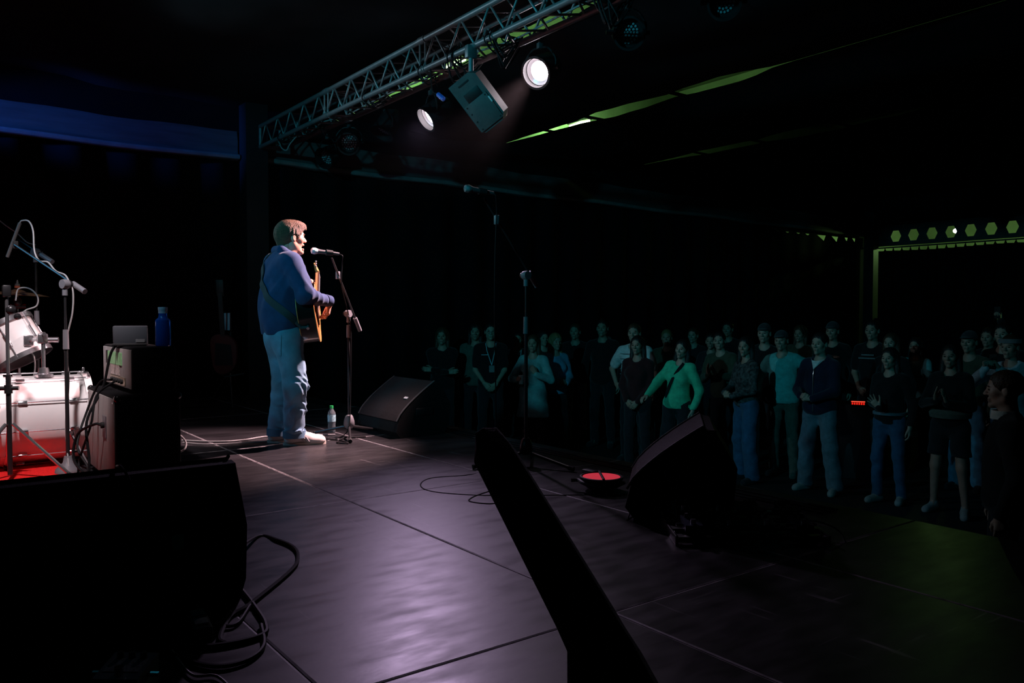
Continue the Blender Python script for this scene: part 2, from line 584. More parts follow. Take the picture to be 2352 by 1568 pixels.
# annexe: floor, end wall, side wall, sloping pale ceiling of long boards, bulb lamp
slab('wall_annexe', (24.5, -9, GZ), (24.6, 13, 4.6), K['paleroof'])
slab('wall_annexe_side', (BX, 12.0, GZ), (24.5, 12.1, 4.6), K['paleroof'])
annexe = bpy.data.objects.new('ceiling_annexe', None)
COL.objects.link(annexe)
struct(annexe)
bm_ = MB().box((0, 0, 0), (0.30, 21, 0.02)).mesh('board', [K['paleroof']])
for i in range(16):
    b = link('board', bm_, annexe)
    b.location = (BX + 0.2 + 0.36 * i, 1.5, 3.32 + 0.05 * i + (0.02 if i % 2 else 0))
    b.rotation_euler = (0, -0.14, 0)
p = at(2197, 530, 19.4)
t = thing('bulkhead_lamp', p, 'round white bulkhead lamp shining behind the steel beam with hexagonal holes', 'lamp')
MB().ball((0, 0, 0), (0.075, 0.075, 0.06), 16).build('globe', M('globe_lit', (1, 1, 1), 0.5, emit=(1.0, 1.0, 0.7), es=22), t)
MB().cyl((0, 0, 0.04), (0, 0, 0.6), 0.02).build('stem', K['steel'], t)
point('globe_light', (0, 0, 0), LAMP['hall'], (0.48, 1.0, 0.28), 0.09, t)

# red LED counter on a black rack among the audience
p = at(1960, 925, 9.6)
t = thing('equipment_rack', (p.x + 0.1, p.y, GZ), 'black equipment rack with a small red LED display among the audience', 'rack', rz=0.55)
MB().box((0.15, 0, 0.45), (0.45, 0.5, 0.9), r=0.02).build('body', K['black_paint'], t)
md = MB()
md.box((-0.085, 0, p.z - GZ), (0.02, 0.17, 0.06))
dsp = md.build('display', K['black_paint'], t)
led = M('red_led', (0.1, 0, 0), 0.5, emit=(1.0, 0.02, 0.01), es=0.9)
ledb = M('red_led_bar', (0.1, 0, 0), 0.5, emit=(1.0, 0.06, 0.03), es=2.2)
MB().box((-0.097, 0, p.z - GZ + 0.018), (0.004, 0.15, 0.009)).build('light_bar', ledb, dsp)
for i in range(6):
    MB().box((-0.097, -0.0625 + i * 0.025, p.z - GZ - 0.006), (0.004, 0.017, 0.024)).build('digit', led, dsp)

# ------------------------------------------------------------------ lighting truss
TX, TZ, TS = 3.60, 3.09, 0.255
truss = thing('lighting_truss', (TX, 10.1, TZ), 'square aluminium lighting truss hung above the stage front edge', 'truss')
TL = 11.6
for (dx, dz) in ((0, 0), (0, TS), (TS, 0), (TS, TS)):
    MB().cyl((dx, 0, dz), (dx, -TL, dz), 0.025, n=14).build('chord', K['alu'], truss)
pitch = 0.4
nb = int(TL / pitch)
def brace_mesh(a, b):
    return MB().cyl(a, b, 0.0095, n=8).mesh('brace', [K['alu']])
faces = {'side0': ((0, 0), (0, TS)), 'side1': ((TS, 0), (TS, TS)), 'bottom': ((0, 0), (TS, 0)), 'top': ((0, TS), (TS, TS))}
for nm, (a, b) in faces.items():
    up = brace_mesh((a[0], 0, a[1]), (b[0], -pitch / 2, b[1]))
    dn = brace_mesh((b[0], 0, b[1]), (a[0], -pitch / 2, a[1]))
    for me in (up, dn):
        me.polygons.foreach_set('use_smooth', [True] * len(me.polygons))
    for i in range(nb):
        o = link('brace', up, truss); o.location = (0, -i * pitch, 0)
        o = link('brace', dn, truss); o.location = (0, -i * pitch - pitch / 2, 0)
for k in range(1, 6):                          # bolted joints every two metres with end frames
    y = -2.0 * k
    for dy in (-0.045, 0.045):
        fr = MB()
        for a, b in (((0, 0), (TS, 0)), ((TS, 0), (TS, TS)), ((TS, TS), (0, TS)), ((0, TS), (0, 0))):
            fr.cyl((a[0], y + dy, a[1]), (b[0], y + dy, b[1]), 0.0095, n=8)
        fr.build('end_frame', K['alu'], truss)
    for (dx, dz) in ((0, 0), (0, TS), (TS, 0), (TS, TS)):
        MB().cyl((dx, y - 0.05, dz), (dx, y + 0.05, dz), 0.031, n=14).build('coupler', K['alu'], truss)
fr = MB()
for a, b in (((0, 0), (TS, 0)), ((TS, 0), (TS, TS)), ((TS, TS), (0, TS)), ((0, TS), (0, 0))):
    fr.cyl((a[0], 0, a[1]), (b[0], 0, b[1]), 0.02, n=8)
fr.build('end_frame', K['alu'], truss)
# cable bundles tied round the truss
for k, (y, big) in enumerate(((5.62, 1), (5.05, 1), (6.1, 0), (7.2, 0), (8.6, 0), (9.4, 0), (3.9, 1))):
    m = MB()
    for i in range(9 if big else 4):
        rx = TX + random.uniform(-0.02, 0.10 if big else 0.25)
        yy = y + random.uniform(-0.08, 0.08)
        lo = TZ - random.uniform(0.05, 0.22 if big else 0.1)
        m.tube(spline([(rx, yy, TZ + 0.06), (rx - 0.035, yy + 0.03, TZ - 0.02), (rx + 0.02, yy + random.uniform(-.05, .05), lo),
                       (rx + 0.12, yy + 0.06, lo + 0.05), (rx + TS * 0.9, yy + 0.02, TZ + 0.04)], 5), 0.006, 6)
    tag(m.build('cable_bundle', K['cable']), ('thick' if big else 'thin') + ' bundle of black cables looped round the truss chords', 'cable', 'cable loops tied to the truss' + (' in thick bundles' if big else ''))
pts = [(TX + 0.2 + 0.03 * math.sin(i * 2.2), 9.6 - i * 0.5, TZ + 0.035 + 0.012 * math.cos(i * 3)) for i in range(18)]
tag(MB().tube(spline(pts, 5), 0.008, 6).build('supply_cable', K['greycable']), 'grey supply cable running along the inside of the truss', 'cable')
pts = [(TX + 0.02, 9.55, TZ - 0.02), (TX + 0.0, 9.45, TZ - 0.06), (TX - 0.01, 9.35, TZ - 0.14), (TX + 0.02, 9.28, TZ - 0.17), (TX + 0.05, 9.25, TZ - 0.1), (TX + 0.1, 9.15, TZ - 0.01)]
tag(MB().tube(spline(pts, 6), 0.008, 6).build('cable_loop', K['greycable']), 'pale cable loop drooping under the far end of the truss', 'cable')

# ------------------------------------------------------------------ stage lamps
lens_off = M('led_lens', (0.35, 0.42, 0.45), 0.25, spec=0.8)
lens_hot = M('lens_lit_white', (1, 1, 1), 0.3, emit=(1.0, 0.86, 0.95), es=30)
rim_hot = M('reflector', (0.85, 0.82, 0.84), 0.35, metal=0.3)
def par_can(loc, aim, label, size=0.105, lit=False, group=None, yoke=True, hang=None, cat='stage lamp'):
    loc, aim = Vector(loc), Vector(aim).normalized()
    t = thing('par_can', loc, label, cat, group=group)
    u, w, d = frame_z(aim)
    s = size
    MB().lathe([(0.30 * s, -2.1 * s), (0.62 * s, -2.05 * s), (0.95 * s, -1.5 * s), (1.05 * s, -0.3 * s), (1.05 * s, 0.55 * s), (1.14 * s, 0.58 * s), (1.14 * s, 0.66 * s), (0.98 * s, 0.66 * s), (0.96 * s, -0.05 * s), (0.0001, -0.06 * s)], 32, axis=d).build('housing', K['black_paint'], t)
    if lit:
        MB().lathe([(0.0001, 0.0), (0.68 * s, 0.0), (0.68 * s, 0.02 * s), (0.0001, 0.05 * s)], 28, axis=d).build('lens', lens_hot, t)
        MB().lathe([(0.70 * s, 0.0), (0.93 * s, 0.16 * s), (0.93 * s, 0.18 * s), (0.70 * s, 0.02 * s)], 28, axis=d).build('reflector_ring', rim_hot, t)
    else:
        m = MB()
        for ring, n in ((0, 1), (1, 6), (2, 12), (3, 18)):
            for i in range(n):
                a = 2 * PI * i / n
                c = (u * math.cos(a) + w * math.sin(a)) * (ring * 0.225 * s)
                m.cyl(c - d * 0.02 * s, c + d * 0.05 * s, 0.095 * s, 0.06 * s, n=8)
        tag(m.build('led_array', lens_off, t), kind='stuff')
    if yoke:
        top = Vector((0, 0, hang if hang else 0.3))
        side = aim.cross(Vector((0, 0, 1))).normalized() * (1.22 * s)
        MB().tube(spline([side * 1 - Vector((0, 0, 0.0)), side * 1.02 + Vector((0, 0, 0.7 * s)), top * 0.62 + side * 0.55, top * 0.66, top * 0.62 - side * 0.55, -side * 1.02 + Vector((0, 0, 0.7 * s)), -side * 1], 5), 0.009, 6).build('yoke', K['black_paint'], t)
        for sg_ in (-1, 1):
            MB().cyl(side * 0.8 * sg_, side * 1.25 * sg_, 0.018).build('tilt_knob', K['black_paint'], t)
        m = MB().box(top * 0.72, (0.05, 0.04, 0.05), r=0.006).cyl(top * 0.72, top * 0.98, 0.012)
        m.lathe([(0.034, -0.02), (0.034, 0.02), (0.027, 0.02), (0.027, -0.02), (0.034, -0.02)], 16, o=top, axis=(0, 1, 0))
        m.build('hook_clamp', K['steel'], t)
    return t
TB = TX + TS                                     # front lower chord
LX, LZ = 4.45, 3.40                                # lamp pipe in front of the truss
pipe = thing('lamp_pipe', (LX, 10.0, LZ), 'thin dark pipe carrying the stage lamps beyond the truss', 'pipe')
MB().cyl((0, 0, 0), (0, -11.5, 0), 0.024, n=12).build('tube', K['black_paint'], pipe)
for k in range(5):
    MB().cyl((0, -0.6 - k * 2.6, 0.0), (0, -0.6 - k * 2.6, CZ - LZ), 0.008, n=6).build('hanger', K['black_paint'], pipe)
A = onX(1240, 163, LX)
B = onX(990, 266, LX)
def hung(p):
    return LZ - p.z
tA = par_can(A, Vector((-0.84, -0.30, -0.46)), 'lit white stage lamp with a full glowing lens beyond the truss', 0.125, True, hang=hung(A))
spot('par_light', tA, Vector((-0.15, -0.04, -0.1)), Vector((2.35, 5.75, 0.8)) - A, LAMP['key_singer'], (1.0, 0.62, 0.64), 44, 0.7, 0.07)
tB = par_can(B, Vector((-0.80, 0.10, -0.60)), 'lit white stage lamp showing only a crescent of its lens beside the hung speaker', 0.125, True, hang=hung(B))
spot('par_light', tB, Vector((-0.14, 0.0, -0.13)), Vector((1.15, 1.75, 0.0)) - B, LAMP['spill'], (0.86, 0.62, 1.0), 44, 0.95, 0.08)
for (x, y, lab, sz, aim) in ((802, 327, 'unlit LED stage lamp with round teal lens cells below the truss', 0.10, (-0.55, -0.75, -0.45)),
                         (752, 360, 'unlit LED stage lamp hanging lowest below the far truss end', 0.10, (-0.85, -0.35, -0.45)),
                         (884, 296, 'unlit ribbed LED stage lamp turned aside beside the lit crescent lamp', 0.10, (-0.5, -0.05, -0.85)),
                         (1442, 75, 'large unlit LED stage lamp past the brightest lamp on the truss', 0.088, (-0.5, -0.75, -0.40)),
                         (1662, 4, 'unlit LED stage lamp half cut off at the ceiling past the truss', 0.08, (-0.6, -0.6, -0.5))):
    p = onX(x, y, LX)
    par_can(p, aim, lab, sz * 1.25, hang=hung(p))

# small speaker cabinet hung on the truss
p = onX(1090, 236, TX)
t = thing('hung_speaker', p, 'grey speaker cabinet hung tilted from the truss between the two lit lamps', 'speaker')
spk = M('grey_cabinet', (0.10, 0.10, 0.10), 0.6, var=0.15, vs=20, bump=0.15, bs=120)
xa = (RV * 0.62 - UP * 0.78)                       # long side of the cabinet seen in the photo, tilted
rot = basis((xa + F0 * 0.25), (-0.72, -0.55, -0.25))
rot = rot.to_4x4()
def loc(mb): return mb.xf(rot)
loc(MB().prism([(-0.21, -0.10), (0.21, -0.10), (0.235, -0.07), (0.235, 0.10), (0.19, 0.145), (-0.17, 0.145), (-0.21, 0.10)], -0.20, 0.0)).build('cabinet', spk, t)
loc(MB().box((0.10, 0.02, 0.008), (0.235, 0.215, 0.016), r=0.005)).build('front_plate', spk, t)
loc(MB().box((-0.055, 0.03, 0.003), (0.075, 0.14, 0.012), r=0.004)).build('handle_recess', K['black_paint'], t)
loc(MB().box((-0.165, 0.02, 0.003), (0.012, 0.10, 0.008))).build('vent_slot', K['black_paint'], t)
loc(MB().box((0.05, 0.125, 0.012), (0.05, 0.012, 0.01))).build('badge', M('pale_badge', (0.8, 0.8, 0.8), 0.5), t)
for bx, by in ((0.0, -0.07), (0.0, 0.11), (0.2, -0.07), (0.2, 0.11), (0.06, -0.07), (0.13, -0.07)):
    loc(MB().cyl((bx, by, 0.014), (bx, by, 0.02), 0.007, n=8)).build('screw', K['black_paint'], t)
MB().box((-0.02, 0.02, (TZ - p.z) - 0.05), (0.09, 0.05, 0.1), r=0.008).cyl((-0.02, 0.02, 0.1), (-0.02, 0.02, TZ - p.z), 0.02).build('hanging_bracket', K['alu'], t)
p2 = onX(1006, 222, TX)
t = thing('cable_plug', p2, 'blue power plug dangling under the truss near the crescent lamp', 'plug')
MB().cyl((0, 0, 0.02), (0.02, -0.06, -0.03), 0.02, n=12).build('plug_body', M('blue_plastic', (0.03, 0.14, 0.6), 0.4), t)
MB().tube(spline([(0, 0, 0.02), (-0.02, 0.06, 0.07), (0, 0.12, TZ - p2.z)], 5), 0.006, 6).build('lead', K['cable'], t)

# wash lamps on the back truss over the drum riser and side lamps (out of view, they light the place)
for (loc_, tgt, pw, col, size, lab) in (
        ((0.15, 4.15, 3.2), (0.55, 6.0, 0.5), 'drums', (1.0, 0.86, 0.90), 44, 'white lamp aimed at the drum kit from above the deck'),
        ((-2.4, 6.6, 3.2), (2.2, 5.85, 0.9), 'blue_back', (0.08, 0.55, 1.0), 24, 'blue back lamp aimed at the singer from the rear of the stage'),
        ((0.4, 8.7, 3.2), (9.0, 2.6, 0.3), 'teal_wash', (0.55, 0.84, 1.0), 72, 'teal wash lamp aimed at the audience from the rear of the stage'),
        ((-2.2, 3.0, 3.1), (3.6, 5.9, 3.05), 'teal_truss', (0.05, 0.70, 0.92), 66, 'teal lamp aimed up at the truss from the rear of the stage'),
        ((-2.6, 9.5, 3.22), (1.5, 10.5, 3.24), 'blue_wall', (0.03, 0.17, 1.0), 17, 'deep blue lamp aimed at the far eaves valance')):
    d = Vector(tgt) - Vector(loc_)
    t = par_can(loc_, d, lab, 0.11 if loc_[2] > 1 else 0.06, True, hang=0.4, yoke=loc_[2] > 1)
    t.children[1].data.materials[0] = lens_off
    t.children[2].data.materials[0] = K['alu']
    spot(pw + '_lamp_offscreen', t, d.normalized() * 0.12, d, LAMP[pw], col, size, 0.8, 0.08)
# ------------------------------------------------------------------ floor monitors
tape = M('green_tape', (0.02, 0.85, 0.42), 0.6)
def wedge(loc, face, label, k=1.0, width=0.69, badge=True, sticker=False):
    # local: x = direction the grille faces, y = along the width
    t = thing('floor_monitor', loc, label, 'floor monitor', rz=math.atan2(face[1], face[0]))
    curve = []
    for i in range(9):
        a = i / 8
        curve.append((0.0 - 0.345 * a ** 1.18, 0.13 + 0.30 * a ** 0.86))
    prof = [(-0.42, 0.0), (-0.02, 0.0), (0.02, 0.05)] + curve + [(-0.385, 0.425), (-0.49, 0.25), (-0.475, 0.08)]
    prof = [((x + 0.24) * k, z * k) for x, z in prof]
    m4 = Matrix(((1, 0, 0, 0), (0, 0, -1, 0), (0, 1, 0, 0), (0, 0, 0, 1)))
    hw = width / 2 * k
    MB().prism(prof, -hw, hw, m4).build('cabinet', K['wedge'], t, angle=25)
    m = MB()
    g = [((x + 0.24) * k, z * k) for x, z in curve]
    n = []
    for i, p in enumerate(g):
        a, b = g[max(0, i - 1)], g[min(len(g) - 1, i + 1)]
        d = Vector((b[0] - a[0], b[1] - a[1])).normalized()
        n.append((d.y, -d.x))
    v, f = [], []
    for (p, q) in zip(g, n):
        for y in (-hw + 0.012, hw - 0.012):
            v.append((p[0] + abs(q[0]) * 0.012, y, p[1] + abs(q[1]) * 0.012))
    for i in range(len(g) - 1):
        f.append((2 * i, 2 * i + 1, 2 * i + 3, 2 * i + 2))
    m.add(v, f)
    m.build('grille', K['grille'], t)
    for y in (-hw + 0.008, hw - 0.008):
        pts = [(p[0] + abs(q[0]) * 0.014, y, p[1] + abs(q[1]) * 0.014) for p, q in zip(g, n)]
        MB().tube(pts, 0.007, 6).build('grille_edge', M('edge_trim', (0.09, 0.088, 0.092), 0.55), t)
    for y in (-1, 1):
        MB().box(((0.0) * k, y * hw, 0.2 * k), (0.16, 0.012, 0.06), r=0.005).build('side_handle', K['black_paint'], t)
        for x in (-0.12, 0.2):
            MB().cyl((x, y * (hw - 0.06), -0.0), (x, y * (hw - 0.06), 0.02), 0.02).build('rubber_foot', K['rubber'], t)
    if badge:
        i = 4
        p, q = g[i], n[i]
        tr = basis((0, 1, 0), (abs(q[0]), 0, abs(q[1])))
        MB().box((p[0] + abs(q[0]) * 0.015, hw - 0.13 if badge == 1 else -hw + 0.13, p[1] + abs(q[1]) * 0.015), (0.055, 0.02, 0.005), tr).build('badge', M('pale_badge', (0.8, 0.8, 0.8), 0.5), t)
    for dy in (-0.05, 0.05):
        MB().cyl(((-0.49 + 0.24) * k - 0.004, dy, 0.2 * k), ((-0.49 + 0.24) * k + 0.01, dy, 0.2 * k), 0.016).build('cable_socket', K['rubber'], t)
    return t
wedge((3.34, 5.995, 0), (-1, 0), 'floor monitor facing the singer, its curved grille lit in front of the microphone stand', badge=1)
pR = fl(1572, 1196)
wR = wedge((pR.x + 0.20, pR.y + 0.20, 0), (-0.67, 0.74), 'floor monitor seen from its black side near the red floor lamp', k=1.03, width=0.54, badge=0)
MB().box((-0.135, 0.285, 0.405), (0.05, 0.006, 0.07), r=0.002).build('tape_patch', M('beige_tape', (0.14, 0.13, 0.09), 0.8), wR)
wL = wedge((0.50, 2.985, 0), (0, 1), 'large black floor monitor seen from behind with a green tape square', k=1.10, width=0.74, badge=0)
# square of green tape on the back of the large monitor
p = onY(408, 1245, 2.985 - 0.272)
zz = p.z / 1.10
xx = ((-0.49 + (0.105 * (zz - 0.25) / 0.175 if zz > 0.25 else 0.015 * (0.25 - zz) / 0.17)) + 0.24) * 1.10
MB().box((xx - 0.001, -(p.x - 0.50), p.z), (0.004, 0.034, 0.048), Matrix.Rotation(-0.07, 3, 'X') @ Matrix.Rotation(0.54 if zz > 0.25 else -0.09, 3, 'Y')).build('tape_square', tape, wL)
# short strap thrown over its top edge
q = onY(280, 1082, 2.85)
tag(MB().tube(spline([q + Vector((0.0, 0.08, 0.005)), q + Vector((0.0, 0.0, 0.012)), q + Vector((0.012, -0.055, -0.03)), q + Vector((0.0, -0.10, -0.12)), q + Vector((-0.01, -0.135, -0.2))], 6), 0.005, 6).build('strap', K['stand']), 'thin grey strap hanging over the top of the large monitor', 'strap')

# ------------------------------------------------------------------ amplifier stack
AX, AY = 0.916, 4.90
ply = M('worn_ply', (0.29, 0.27, 0.26), 0.65, var=0.25, vs=9, stretch=(1, 1, 0.3))
tolex = M('black_tolex', (0.007, 0.007, 0.008), 0.9, bump=0.5, bs=300, spec=0.12)
t = thing('speaker_cabinet', (AX + 0.173, AY + 0.42, 0), 'large black speaker cabinet with bare rear panel under the amplifier head', 'speaker')
MB().box((0, 0, 0.275), (0.346, 0.84, 0.51), r=0.018).build('cabinet', tolex, t)
MB().box((-0.172, 0, 0.275), (0.012, 0.80, 0.47), r=0.003).build('rear_panel', ply, t)
MB().box((0.172, 0, 0.275), (0.012, 0.78, 0.45), r=0.003).build('front_grille', K['grille'], t)
for x in (-1, 1):
    for y in (-1, 1):
        MB().cyl((x * 0.13, y * 0.36, 0), (x * 0.13, y * 0.36, 0.03), 0.025).build('foot', K['rubber'], t)
        for z in (0.035, 0.515):
            MB().ball((x * 0.16, y * 0.408, z), (0.022, 0.022, 0.022), 10).build('corner_cap', K['stand'], t)
jp = MB().box((-0.18, -0.13, 0.33), (0.006, 0.10, 0.13), r=0.002).build('jack_plate', M('jack_plate', (0.16, 0.14, 0.16), 0.4, metal=0.5), t)
MB().cyl((-0.18, -0.13, 0.34), (-0.20, -0.13, 0.34), 0.018).build('jack_socket', K['rubber'], jp)
for y in (-0.38, 0.38):
    for z in (0.06, 0.28, 0.49):
        MB().cyl((-0.176, y, z), (-0.182, y, z), 0.006, n=8).build('screw', K['chrome'], t)
HX, HY, HZ = 1.015, 4.95, 0.535
t = thing('amplifier_head', (HX + 0.12, HY + 0.42, HZ), 'black amplifier head with open rear panel and green label on the cabinet', 'amplifier')
MB().box((0, 0, 0.135), (0.24, 0.84, 0.25), r=0.018).build('cabinet', tolex, t)
MB().box((-0.118, 0, 0.135), (0.012, 0.80, 0.225), r=0.003).build('rear_panel', ply, t)
MB().box((-0.126, 0.03, 0.185), (0.006, 0.40, 0.075)).build('green_label', M('green_label', (0.25, 0.55, 0.25), 0.6, var=0.2, vs=60), t)
MB().box((-0.126, 0.26, 0.185), (0.008, 0.05, 0.08)).build('vent', K['black_paint'], t)
MB().box((-0.126, -0.05, 0.055), (0.008, 0.42, 0.05), r=0.002).build('socket_panel', M('brass_panel', (0.35, 0.28, 0.2), 0.35, metal=0.7), t)
for i in range(5):
    MB().cyl((-0.128, -0.2 + i * 0.07, 0.055), (-0.142, -0.2 + i * 0.07, 0.055), 0.014, n=12).build('socket', K['rubber'], t)
MB().box((-0.126, 0.02, 0.115), (0.006, 0.25, 0.06)).build('spec_plate', M('spec_plate', (0.4, 0.33, 0.3), 0.5, var=0.5, vs=70), t)
for y in (-0.37, 0.37):
    for x in (-0.08, 0.08):
        MB().cyl((x, y, -0.0), (x, y, 0.014), 0.018).build('foot', K['rubber'], t)
pb = onY(367, 792, 5.12)
# small grey tuner box on the head
pt = onY(300, 782, 5.35)
pt = onY(300, 780, 5.30)
t = thing('tuner_box', (pt.x, 5.30, HZ + 0.262), 'small grey flip-up tuner box standing on the amplifier head', 'tuner', rz=1.25)
MB().box((0, 0, 0.062), (0.035, 0.19, 0.115), Matrix.Rotation(-0.12, 3, 'Y'), r=0.006).build('case', M('grey_case', (0.055, 0.06, 0.07), 0.6), t)
MB().box((-0.022, -0.055, 0.03), (0.004, 0.05, 0.018), Matrix.Rotation(-0.12, 3, 'Y')).build('label_plate', M('grey_print', (0.14, 0.145, 0.15), 0.5), t)
MB().box((-0.02, 0, 0.008), (0.10, 0.19, 0.014), r=0.004).build('base', K['black_paint'], t)
# blue glass bottle
t = thing('blue_bottle', (pb.x + 0.02, 5.12, HZ + 0.262), 'dark blue glass bottle with a white cap on the amplifier head', 'bottle')
bl = M('blue_glass', (0.01, 0.10, 0.55), 0.08, trans=0.55, ior=1.45, spec=0.6, coat=0.4)
MB().lathe([(0.0001, 0.0), (0.040, 0.0), (0.044, 0.006), (0.044, 0.145), (0.043, 0.155), (0.028, 0.168), (0.025, 0.18), (0.025, 0.198), (0.0001, 0.198)], 28).build('glass', bl, t)
MB().lathe([(0.0001, 0.195), (0.0255, 0.195), (0.0255, 0.212), (0.027, 0.214), (0.027, 0.232), (0.0001, 0.233)], 24).build('cap', M('blue_grey_cap', (0.30, 0.36, 0.48), 0.45), t)
# cables behind the amplifiers
def cable(pts, label, r=0.006, mat='cable', group=None, k=8):
    return tag(MB().tube(spline(pts, k), r, 7).build('cable', K[mat]), label, 'cable', group)
hx = HX - 0.01
cable([(1.14, 5.28, HZ + 0.275), (1.08, 5.30, HZ + 0.29), (HX - 0.03, 5.33, HZ + 0.24), (HX - 0.08, 5.36, 0.55), (0.84, 5.34, 0.35), (0.84, 5.28, 0.12), (0.80, 5.22, 0.008), (0.6, 5.05, 0.006)], 'black cable falling from the top of the amplifier head to the deck', 0.008)
cable([(HX - 0.025, 5.38, 0.59), (0.93, 5.44, 0.57), (0.87, 5.50, 0.40), (0.80, 5.42, 0.2), (0.84, 5.32, 0.07), (0.78, 5.2, 0.008)], 'black lead looping from the head sockets down behind the cabinet', 0.007)
cable([(HX - 0.025, 5.31, 0.585), (0.90, 5.36, 0.50), (0.86, 5.33, 0.33), (0.82, 5.46, 0.12), (0.79, 5.36, 0.008)], 'black lead hanging from the lowest socket of the amplifier head', 0.007)
cable([(AX - 0.02, 5.19, 0.34), (0.86, 5.22, 0.345), (0.79, 5.33, 0.28), (0.77, 5.34, 0.13), (0.83, 5.22, 0.03), (0.84, 5.12, 0.008)], 'black speaker lead plugged into the jack plate of the cabinet', 0.008)
cable([(1.27, 5.6, 0.25), (1.36, 5.45, 0.23), (1.42, 5.42, 0.17), (1.40, 5.38, 0.12), (1.33, 5.42, 0.09)], 'pale cable bow sticking out beside the speaker cabinet', 0.006, 'greycable')

# ------------------------------------------------------------------ drum kit on a red rug
rug_m = M('red_rug', (0.75, 0.02, 0.02), 0.95, var=0.25, vs=120, bump=0.6, bs=250, spec=0.1)
tag(MB().box((-0.42, 6.1, 0.006), (2.5, 2.4, 0.012), r=0.004).build('drum_rug', rug_m), 'bright red rug lying under the drum kit', 'rug')
shellw = M('white_shell', (0.80, 0.77, 0.76), 0.22, coat=0.6, var=0.03, vs=4)
skin_ = M('drum_head', (0.82, 0.80, 0.78), 0.45, var=0.05, vs=5)
KD = (0.44, 6.06, 0.012)
t = thing('bass_drum', KD, 'white bass drum with chrome hardware lying on the red rug', 'drum')
R, z0, L = 0.275, 0.30, 0.46
MB().lathe([(R, 0.0), (R, L), (R - 0.012, L), (R - 0.012, 0.0), (R, 0.0)], 64, o=(0.03, 0, z0), axis=(1, 0, 0)).build('shell', shellw, t)
for x in (0.005, L + 0.03):
    MB().lathe([(R + 0.004, 0.0), (R + 0.020, 0.0), (R + 0.020, 0.042), (R + 0.004, 0.042), (R + 0.004, 0.0)], 64, o=(x - 0.012, 0, z0), axis=(1, 0, 0)).build('hoop', shellw, t)
    MB().lathe([(0.0001, 0.0), (R, 0.0), (R, 0.004), (0.0001, 0.004)], 48, o=(x, 0, z0), axis=(1, 0, 0)).build('drum_head', skin_, t)
for i in range(10):
    a = 2 * PI * (i + 0.27) / 10
    c, s_ = math.cos(a), math.sin(a)
    lg = MB()
    for x in (0.12, L - 0.06):
        lg.box((x, c * (R + 0.012), z0 + s_ * (R + 0.012)), (0.05, 0.022, 0.022), Matrix.Rotation(a, 3, 'X'), r=0.004)
    lg.cyl((0.0, c * (R + 0.018), z0 + s_ * (R + 0.018)), (L + 0.05, c * (R + 0.018), z0 + s_ * (R + 0.018)), 0.0045, n=6)
    lg.build('tension_rod', K['chrome'], t)
    for x in (-0.008, L + 0.045):
        MB().box((x, c * (R + 0.022), z0 + s_ * (R + 0.022)), (0.016, 0.03, 0.045), Matrix.Rotation(a + PI / 2, 3, 'X'), r=0.003).build('claw', K['chrome'], t)
for s_ in (-1, 1):
    MB().tube([(0.38, s_ * 0.25, z0 - 0.08), (0.46, s_ * 0.36, 0.02)], 0.009, 8).ball((0.38, s_ * 0.255, z0 - 0.08), 0.028, 10).ball((0.46, s_ * 0.36, 0.016), 0.014, 8).build('spur', K['chrome'], t)
mm = MB().lathe([(0.0001, -0.01), (0.055, -0.01), (0.055, 0.008), (0.035, 0.016), (0.028, 0.05), (0.0001, 0.052)], 20, o=(0.26, -0.06, z0 + R + 0.004))
mm.cyl((0.26, -0.06, z0 + R), (0.26, -0.06, 0.86), 0.0125).build('tom_post', K['chrome'], t)
# rack tom, tilted, on that post
tom_c = at(36, 785, 5.42)
t = thing('rack_tom', tom_c, 'white tilted tom drum with chrome rims above the bass drum', 'drum')
ax = Vector((-0.42, 0.26, 0.87)).normalized()
MB().lathe([(0.155, -0.125), (0.155, 0.125), (0.147, 0.125), (0.147, -0.125), (0.155, -0.125)], 48, axis=ax).build('shell', shellw, t)
for s_ in (-1, 1):
    MB().lathe([(0.157, -0.012), (0.172, -0.016), (0.172, 0.016), (0.157, 0.012), (0.157, -0.012)], 48, o=ax * (0.125 * s_), axis=ax).build('rim', K['chrome'], t)
MB().lathe([(0.0001, -0.002), (0.156, -0.002), (0.156, 0.003), (0.0001, 0.003)], 48, o=ax * 0.132, axis=ax).build('batter_head', skin_, t)
MB().lathe([(0.0001, -0.002), (0.156, -0.002), (0.156, 0.003), (0.0001, 0.003)], 48, o=ax * -0.132, axis=ax).build('bottom_head', M('amber_head', (0.65, 0.45, 0.36), 0.15, coat=0.5), t)
u_, w_, _ = frame_z(ax)
for i in range(6):
    a = 2 * PI * (i + 0.2) / 6
    r_ = u_ * math.cos(a) + w_ * math.sin(a)
    lg = MB().cyl(r_ * 0.170 - ax * 0.13, r_ * 0.170 + ax * 0.14, 0.004, n=6)
    lg.cyl(r_ * 0.166 - ax * 0.045, r_ * 0.166 + ax * 0.045, 0.011, n=8)
    lg.build('tension_rod', K['chrome'], t)
dirm = (Vector((KD[0] + 0.26, KD[1] - 0.06, 0.83)) - tom_c)
mnt = MB().tube([dirm.normalized() * 0.155, dirm * 0.9, dirm + Vector((0, 0, 0.0))], 0.014, 8)
mnt.box(dirm.normalized() * 0.165, (0.06, 0.06, 0.07), r=0.008).box(dirm * 0.98, (0.06, 0.055, 0.065), r=0.01).cyl(dirm + Vector((0.03, 0, -0.01)), dirm + Vector((0.085, -0.02, -0.01)), 0.018).cyl(dirm + Vector((0.0, 0.03, 0.03)), dirm + Vector((0.0, -0.06, 0.03)), 0.012)
mnt.build('mount', K['chrome'], t)

